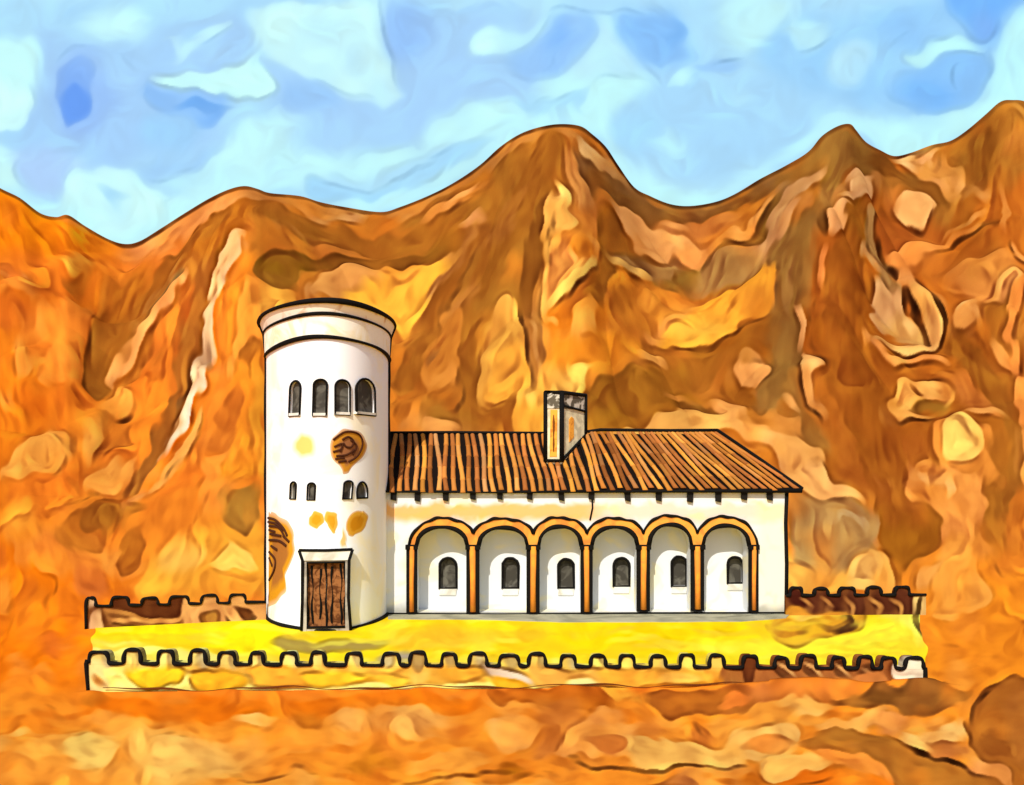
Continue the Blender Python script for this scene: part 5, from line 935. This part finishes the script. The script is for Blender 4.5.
for px in (394, 418, 446, 473, 500, 530, 561, 591.5, 627, 658.5, 690, 718, 744, 769):
    k = MB(); h_ = random.uniform(.46, .6); a = random.uniform(-.03, .03); x = WX(px)
    k.prism([(x - .13 + a, ZE - h_ + .06), (x + .13 + a, ZE - h_), (x + .15, ZE - .02), (x - .15, ZE - .02)], (0, WY, 0), (1, 0, 0), (0, 0, 1), (0, -1, 0), -.02, .17); k.build('rafter_end', M['grey_box'], wing)
b = MB(); b.tube([(XR, WY - .02, .0), (XR + .03, WY - .02, 2.5), (XR - .02, WY - .02, 4.5), (XR + .04, WY - .02, ZE)], .095); b.tube([(WX(592), WY - .02, ZE), (WX(592.5), WY - .02, WZ(508)), (WX(590), WY - .02, WZ(520))], .045); b.tube([(WX(388), WY - .05, .1), (WX(500), WY - .05, .07), (WX(640), WY - .05, .12), (WX(786), WY - .05, .14)], .035)
b.build('edge_line', M['ink'], wing, True)
# roof: hipped at its right end, ridge parallel to the front
EY, EB, RYD = 43.78, 51.7, 47.5; ZEV = 6.08; ZR = Z_(434, RYD); HX = X_(717, RYD); EX = X_(799, EY)
b = MB(); b.add([(XL, EY, ZEV), (EX, EY, ZEV), (EX, EB, ZEV), (XL, EB, ZEV), (XL, RYD, ZR), (HX, RYD, ZR)], [(0, 1, 5, 4), (1, 2, 5), (2, 3, 4, 5), (0, 4, 3), (3, 2, 1, 0)]); roof = b.build('roof', M['roofbase'], wing)
nrm = Vector((0, -(ZR - ZEV), RYD - EY)).normalized()
TONE = [S2L(236, 160, 62), S2L(222, 140, 58), S2L(202, 124, 60), S2L(184, 110, 54), S2L(232, 158, 70), S2L(160, 96, 44), S2L(146, 86, 40), S2L(208, 148, 88)]
b = MB()
def rib(xb, xt, seed, r=.118, t0=0.0, t1=.97, dz=0.0):
    rnd = random.Random(seed); base = rnd.choice(TONE); A = Vector((X_(xb, EY), EY, ZEV)); B = Vector((X_(xt, RYD), RYD, ZR)); NT = 5; ph = rnd.uniform(0, 6); am = rnd.uniform(.04, .1); t0 = rnd.uniform(-.035, .015); A.z += dz; B.z += dz
    for j in range(NT):
        c = (np.array(base) * .6 + np.array(rnd.choice(TONE)) * .4) * rnd.uniform(.62, .9); ts = [t0 + (t1 - t0) * (j + f) / NT for f in (0, .33, .66, 1.06)]; vs, fs, cs = [], [], []
        for m_, t_ in enumerate(ts):
            t_ = min(t_, 1); P = A.lerp(B, t_) + Vector((am * math.sin(ph + 4.4 * t_) * min(1, 3 * t_ + .3), 0, 0)); rr_ = r * (1.0 - .06 * m_ / 3) + (.012 if m_ == 0 else 0)
            for q in range(7):
                an = math.pi * q / 6; vs.append(P + Vector((-math.cos(an) * rr_, 0, 0)) + nrm * (math.sin(an) * rr_ * .8 + .02)); cs.append(c)
        for m_ in range(3):
            for q in range(6): fs.append((m_ * 7 + q, m_ * 7 + q + 1, m_ * 7 + q + 8, m_ * 7 + q + 7))
        fs.append(tuple(range(7))); b.add(vs, fs, cs)
n1, n2 = 26, 26
for i in range(n1):
    f = (i + .5) / n1; rib(388 + (592 - 388) * f, 391 + (576 - 391) * f, 100 + i)
for i in range(n2):
    f = (i + .5) / n2; rib(592.5 + (800 - 592.5) * f, 576.5 + (718 - 576.5) * f, 200 + i, .115, dz=.1)
for i in range(16):                     # hip end and rear slope get their ribs too
    pass
rt_ = b.build('roof_tiles', M['paint'], None, True); child(rt_, roof)
b = MB(); rg = [(XL + 1, RYD, ZR + .06), (X_(450, RYD), RYD, ZR + .08), (X_(545, RYD), RYD, ZR + .04), (X_(584, RYD), RYD, ZR + .1), (X_(600, RYD), RYD - .1, ZR + .22), (X_(670, RYD), RYD - .1, ZR + .18), (HX, RYD - .1, ZR + .2)]
b.tube(rg, .085); b.tube([(HX, RYD - .1, ZR + .2), (HX + (EX - HX) * .5 + .05, RYD + (EY - RYD) * .5 - .05, (ZR + ZEV) / 2 + .2), (EX + .15, EY, ZEV + .1)], [.09, .085, .11]); b.tube([(XL + 1, EY - .05, ZEV - .02), (WX(500), EY - .05, ZEV - .05), (WX(592), EY - .05, ZEV - .03)], .06); b.tube([(WX(590), EY - .05, ZEV - .03), (WX(700), EY - .05, ZEV), (EX + .12, EY - .05, ZEV + .02)], [.06, .08, .12])
b.tube([(X_(592.5, EY), EY - .04, ZEV + .12), (X_(586, EY + 1.6), EY + 1.6, ZEV + 1.6 * (ZR - ZEV) / (RYD - EY) + .16), (X_(577, RYD), RYD, ZR + .1)], .065)
child(b.build('roof_outline', M['ink'], None, True), roof)
# chimney, skewed in plan
Dn, Df = 45.47, 47.2
pa = [Vector((X_(546.5, Dn), Dn, 0)), Vector((X_(562, Dn), Dn, 0)), Vector((X_(584.5, Df), Df, 0)), Vector((X_(569, Df), Df, 0))]
zt_ = Z_(393, Dn); b = MB(); b.add([(q.x, q.y, z) for z in (6.6, zt_) for q in pa], [(0, 1, 5, 4), (1, 2, 6, 5), (2, 3, 7, 6), (3, 0, 4, 7), (4, 5, 6, 7), (3, 2, 1, 0)]); ch = b.build('chimney', M['chimney'], wing)
cen = sum(pa, Vector()) / 4
b = MB(); pb = [cen + (q - cen) * 1.05 for q in pa]; b.add([(q.x, q.y, z) for z in (zt_ - .78, zt_ + .03) for q in pb], [(0, 1, 5, 4), (1, 2, 6, 5), (2, 3, 7, 6), (3, 0, 4, 7), (4, 5, 6, 7), (3, 2, 1, 0)]); child(b.build('cap', M['cap']), ch)
def zroof(q): return ZEV + (q.y - EY) * (ZR - ZEV) / (RYD - EY) + .12
b = MB(); zc = zt_ + .03
for q, r_ in ((pa[0], .10), (pa[1], .12), (pa[2], .10)):
    qq = cen + (q - cen) * 1.06; b.tube([(qq.x, qq.y, zroof(q)), (qq.x, qq.y, zc)], r_)
pp = [cen + (q - cen) * 1.06 for q in pa]; b.tube([(q.x, q.y, zc) for q in pp], .1, True)
b.tube([(pp[0].x, pp[0].y - .03, zroof(pa[0]) + .05), (pp[1].x, pp[1].y - .03, zroof(pa[1]) + .05), (pp[2].x, pp[2].y, zroof(pa[2]) + .05)], .08)
b.tube([(pb[1].x + .02, pb[1].y, zt_ - .62), (pb[2].x + .02, pb[2].y, zt_ - .82)], .06)
child(b.build('outline', M['ink'], None, True), ch)
b = MB(); e = pa[1] - pa[0]; b.prism([(.16, zroof(pa[0]) + .25), (.52, zroof(pa[0]) + .25), (.55, zt_ - .85), (.2, zt_ - .85)], pa[0], e.normalized(), (0, 0, 1), (0, -1, 0), -.01, .03)
e = (pa[2] - pa[1]); L_ = e.length; en = e.normalized(); nn = Vector((en.y, -en.x, 0)); b.prism([(L_ * .3, zroof(pa[1]) + 1.0), (L_ * .5, zroof(pa[1]) + 1.25), (L_ * .5, zt_ - 1.25), (L_ * .4, zt_ - 1.15), (L_ * .3, zt_ - 1.3)], pa[1], en, (0, 0, 1), nn, -.01, .03); child(b.build('flue_strip', M['flue']), ch)
b = MB(); b.tube([pa[0] + Vector((.36, -.04, z)) for z in np.linspace(zroof(pa[0]) + .5, zt_ - 1.1, 6)], [.02, .05, .03, .05, .06, .02]); child(b.build('soot_line', mat('soot_brown', S2L(120, 66, 20)), None, True), ch)
# paving strip at the foot of the wing
b = MB(); pv = [(388, 620), (470, 620.5), (560, 623), (650, 623), (740, 622.5), (786, 619), (791, 614)]
vs = [(X_(x, DG(y)), DG(y), .062) for x, y in pv] + [(X_(x, 44.3), 44.3, .062) for x, y in pv]; n_ = len(pv)
vs += [(x, y, -.05) for x, y, _ in vs]
fs = [tuple(range(n_)) + tuple(range(2 * n_ - 1, n_ - 1, -1))] + [(i, i + 1, i + 1 + 2 * n_, i + 2 * n_) for i in range(n_ - 1)]
b.add(vs, fs); tag(b.build('pavement', M['apron']), kind='structure')

# ---------------------------------------------------------------- low crenellated walls
def crenel_wall(name, A, B, gapA, gapB, merlons, thick, label, cat, group, colmax, outline=True, mw=.5, foot=None, lr=.066):
    # A, B = (px, base py): the wall runs straight between these points of the ground; heights in metres
    pA = Vector((X_(A[0], DG(A[1])), DG(A[1]), 0)); pB = Vector((X_(B[0], DG(B[1])), DG(B[1]), 0)); L = (pB - pA).length; dr_ = (pB - pA) / L; nr = Vector((dr_.y, -dr_.x, 0)); nr = nr if nr.y < 0 else -nr
    root = thing(name, (pA + pB) / 2, label, cat, group); root['kind'] = 'thing'
    gap = lambda s: gapA + (gapB - gapA) * s / L
    def s_of(px):       # where the sight line through px crosses the wall
        k = (px - CX) / F; den = dr_.x - k * dr_.y; return (k * pA.y - pA.x) / den
    def colr(v):
        px = CX + v[0] / v[1] * F; py = HY - (v[2] - EYE) / v[1] * F; return px, py
    def slab(nm, ss, zb, zt, parent):
        nz = max(2, int((max(zt) - min(zb)) / .05)); vs, fs = [], []; ns = len(ss)
        for side in (0, 1):
            for j in range(nz + 1):
                for i, s in enumerate(ss):
                    p_ = pA + dr_ * s + nr * ((-thick if side else 0) + (.006 if nm == 'merlon' else 0)); z = zb[i] + (zt[i] - zb[i]) * j / nz; vs.append((p_.x, p_.y, z))
        W = ns; O = (nz + 1) * ns
        for j in range(nz):
            for i in range(ns - 1): q = j * W + i; fs += [(q, q + 1, q + W + 1, q + W), (O + q, O + q + W, O + q + W + 1, O + q + 1)]
        for i in range(ns - 1): q = nz * W + i; fs += [(q, q + 1, O + q + 1, O + q), (i, O + i, O + i + 1, i + 1)]
        for j in range(nz):
            q = j * W; fs += [(q, q + W, O + q + W, O + q), (q + W - 1, O + q + W - 1, O + q + 2 * W - 1, q + 2 * W - 1)]
        va = np.array(vs); px, py = colr(va.T); c = lin(WALLC.sample(px, np.minimum(py, colmax))) * K_WALL
        return child(mesh(nm, vs, fs, M['paint'], None, c), parent)
    ss = np.arange(0, L, .05).tolist() + [L]
    slab('wall_body', ss, [-.15] * len(ss), [gap(s) + .015 * math.sin(s * 5) for s in ss], root)
    line = [(0, -.05 if A[0] < 200 else gap(0))]
    rv = random.Random(int(A[0]))
    for px, h_, wk in merlons:
        h_ *= rv.uniform(.88, 1.1); s = s_of(px); w_ = mw * wk * rv.uniform(.9, 1.08); s0, s1 = max(0, s - w_ / 2), min(L, s + w_ / 2); n = 12
        sx = [s0 + (s1 - s0) * k / n for k in range(n + 1)]; zt = [gap(x) + h_ * max(.12, 1 - abs(2 * k / n - 1) ** 5) ** .5 for k, x in enumerate(sx)]
        slab('merlon', sx, [gap(x) - .03 for x in sx], zt, root)
        g_ = gap(s)
        if s0 > .02: line += [(s0 - .09, g_), (s0 - .01, g_ + .05), (s0, g_ + h_ * .5)]
        else: line += [(0, g_)]
        line += [(s0 + w_ * .1, g_ + h_ * .93), (s0 + w_ * .3, g_ + h_ * 1.03), (s1 - w_ * .3, g_ + h_ * 1.02), (s1 - w_ * .1, g_ + h_ * .93)]
        if s1 < L - .02: line += [(s1, g_ + h_ * .5), (s1 + .01, g_ + .05), (s1 + .09, g_)]
    line += [(L, gap(L)), (L, -.05)] if foot is None else [(L, gap(L))]
    sp_ = spline(np.array(line), 3, False)
    rnd = random.Random(len(merlons)); b = MB(); b.tube([pA + dr_ * s + nr * .02 + Vector((0, 0, z)) for s, z in sp_], [lr * (.8 + .4 * math.sin(i * .37) ** 2) for i in range(len(sp_))], False, 6)
    b.build('coping_line', M['ink'], root, True)
    if foot is None:
        b = MB(); b.tube([pA + dr_ * s + nr * .12 + Vector((0, 0, .10 + .05 * math.sin(s * 1.3) + .03 * math.sin(s * 3.1))) for s in np.linspace(.5, L * .78, 90)], [.012 + .026 * math.sin(i * .21) ** 2 for i in range(90)], False, 6); b.build('foot_line', mat('foot_brown', S2L(96, 48, 14)), root, True)
    return root
front_m = [(99, .36, 1.3), (132.5, .40, 1.05), (166, .40, .95), (198, .40, .95), (227, .40, .95), (257, .40, .9), (289, .40, 1), (318, .38, .95), (354, .40, 1), (391, .34, 1.2), (418, .38, 1.1), (449, .34, 1), (478, .36, 1.05), (509, .30, 1.25), (537, .36, 1.05), (568, .38, .95), (598, .36, 1), (627, .36, .95), (658, .36, 1.05), (687, .40, .95), (716.5, .36, 1.05), (750, .40, .95), (781, .36, .9), (808, .38, .95), (838, .36, .9), (865, .38, .95), (888, .36, .9), (914, .36, 1.25)]
crenel_wall('courtyard_wall', (88.5, 692), (925, 685), .92, .54, front_m, .5, 'low cream and ochre battlemented wall along the front of the yellow yard', 'wall', 'battlemented walls round the yellow yard', 692)
crenel_wall('courtyard_wall', (86, 629), (266, 620), 1.02, .86, [(89, .34, .9), (120, .34, 1.1), (150, .34, 1.1), (179, .34, 1.2), (209.5, .34, 1.0), (237.5, .40, 1.0)], .34, 'brown and tan battlemented wall left of the tower, at the back of the yard', 'wall', 'battlemented walls round the yellow yard', 628, mw=.68, foot=1, lr=.075)
crenel_wall('courtyard_wall', (786, 616), (926, 615), 1.0, 1.0, [(796, .34, .9), (821, .34, 1.0), (847, .34, 1.05), (874, .34, 1.0), (902, .36, 1.0)], .34, 'dark red-brown battlemented wall right of the arcaded building, its plaster fallen', 'wall', 'battlemented walls round the yellow yard', 622, mw=.7, foot=1, lr=.085)

# ---------------------------------------------------------------- light, sky, camera
AZ, EL = 16.0, 41.0           # sun in front of the buildings, to the left
sd = bpy.data.lights.new('sun', 'SUN'); sd.energy = 3.6; sd.angle = math.radians(.6); sd.color = (1, .965, .90)
so = bpy.data.objects.new('sun', sd); COL.objects.link(so); so.location = (-30, -20, 60)
to_sun = Vector((-math.sin(math.radians(AZ)) * math.cos(math.radians(EL)), -math.cos(math.radians(AZ)) * math.cos(math.radians(EL)), math.sin(math.radians(EL))))
so.rotation_euler = to_sun.to_track_quat('Z', 'Y').to_euler()
w = bpy.data.worlds.new('World'); SC.world = w; w.use_nodes = True; nt = w.node_tree; bg = nt.nodes['Background']
st = nt.nodes.new('ShaderNodeTexSky'); st.sky_type = 'NISHITA'; st.sun_disc = False; st.sun_elevation = math.radians(EL); st.sun_rotation = math.atan2(to_sun.x, to_sun.y)
nt.links.new(st.outputs[0], bg.inputs['Color']); bg.inputs['Strength'].default_value = .12
cd = bpy.data.cameras.new('camera'); cd.sensor_width = 36; cd.lens = 36 * F / 1024; cd.shift_y = (HY - 785 / 2) / 1024; cd.clip_end = 8000; cd.clip_start = .1
cam = bpy.data.objects.new('camera', cd); COL.objects.link(cam); cam.location = (0, 0, EYE); cam.rotation_euler = (math.radians(90), 0, 0); SC.camera = cam
SC.view_settings.view_transform = 'Standard'; SC.view_settings.look = 'None'; SC.view_settings.exposure = 0.25; SC.view_settings.gamma = 1
SC.cycles.max_bounces = 6; SC.cycles.diffuse_bounces = 3
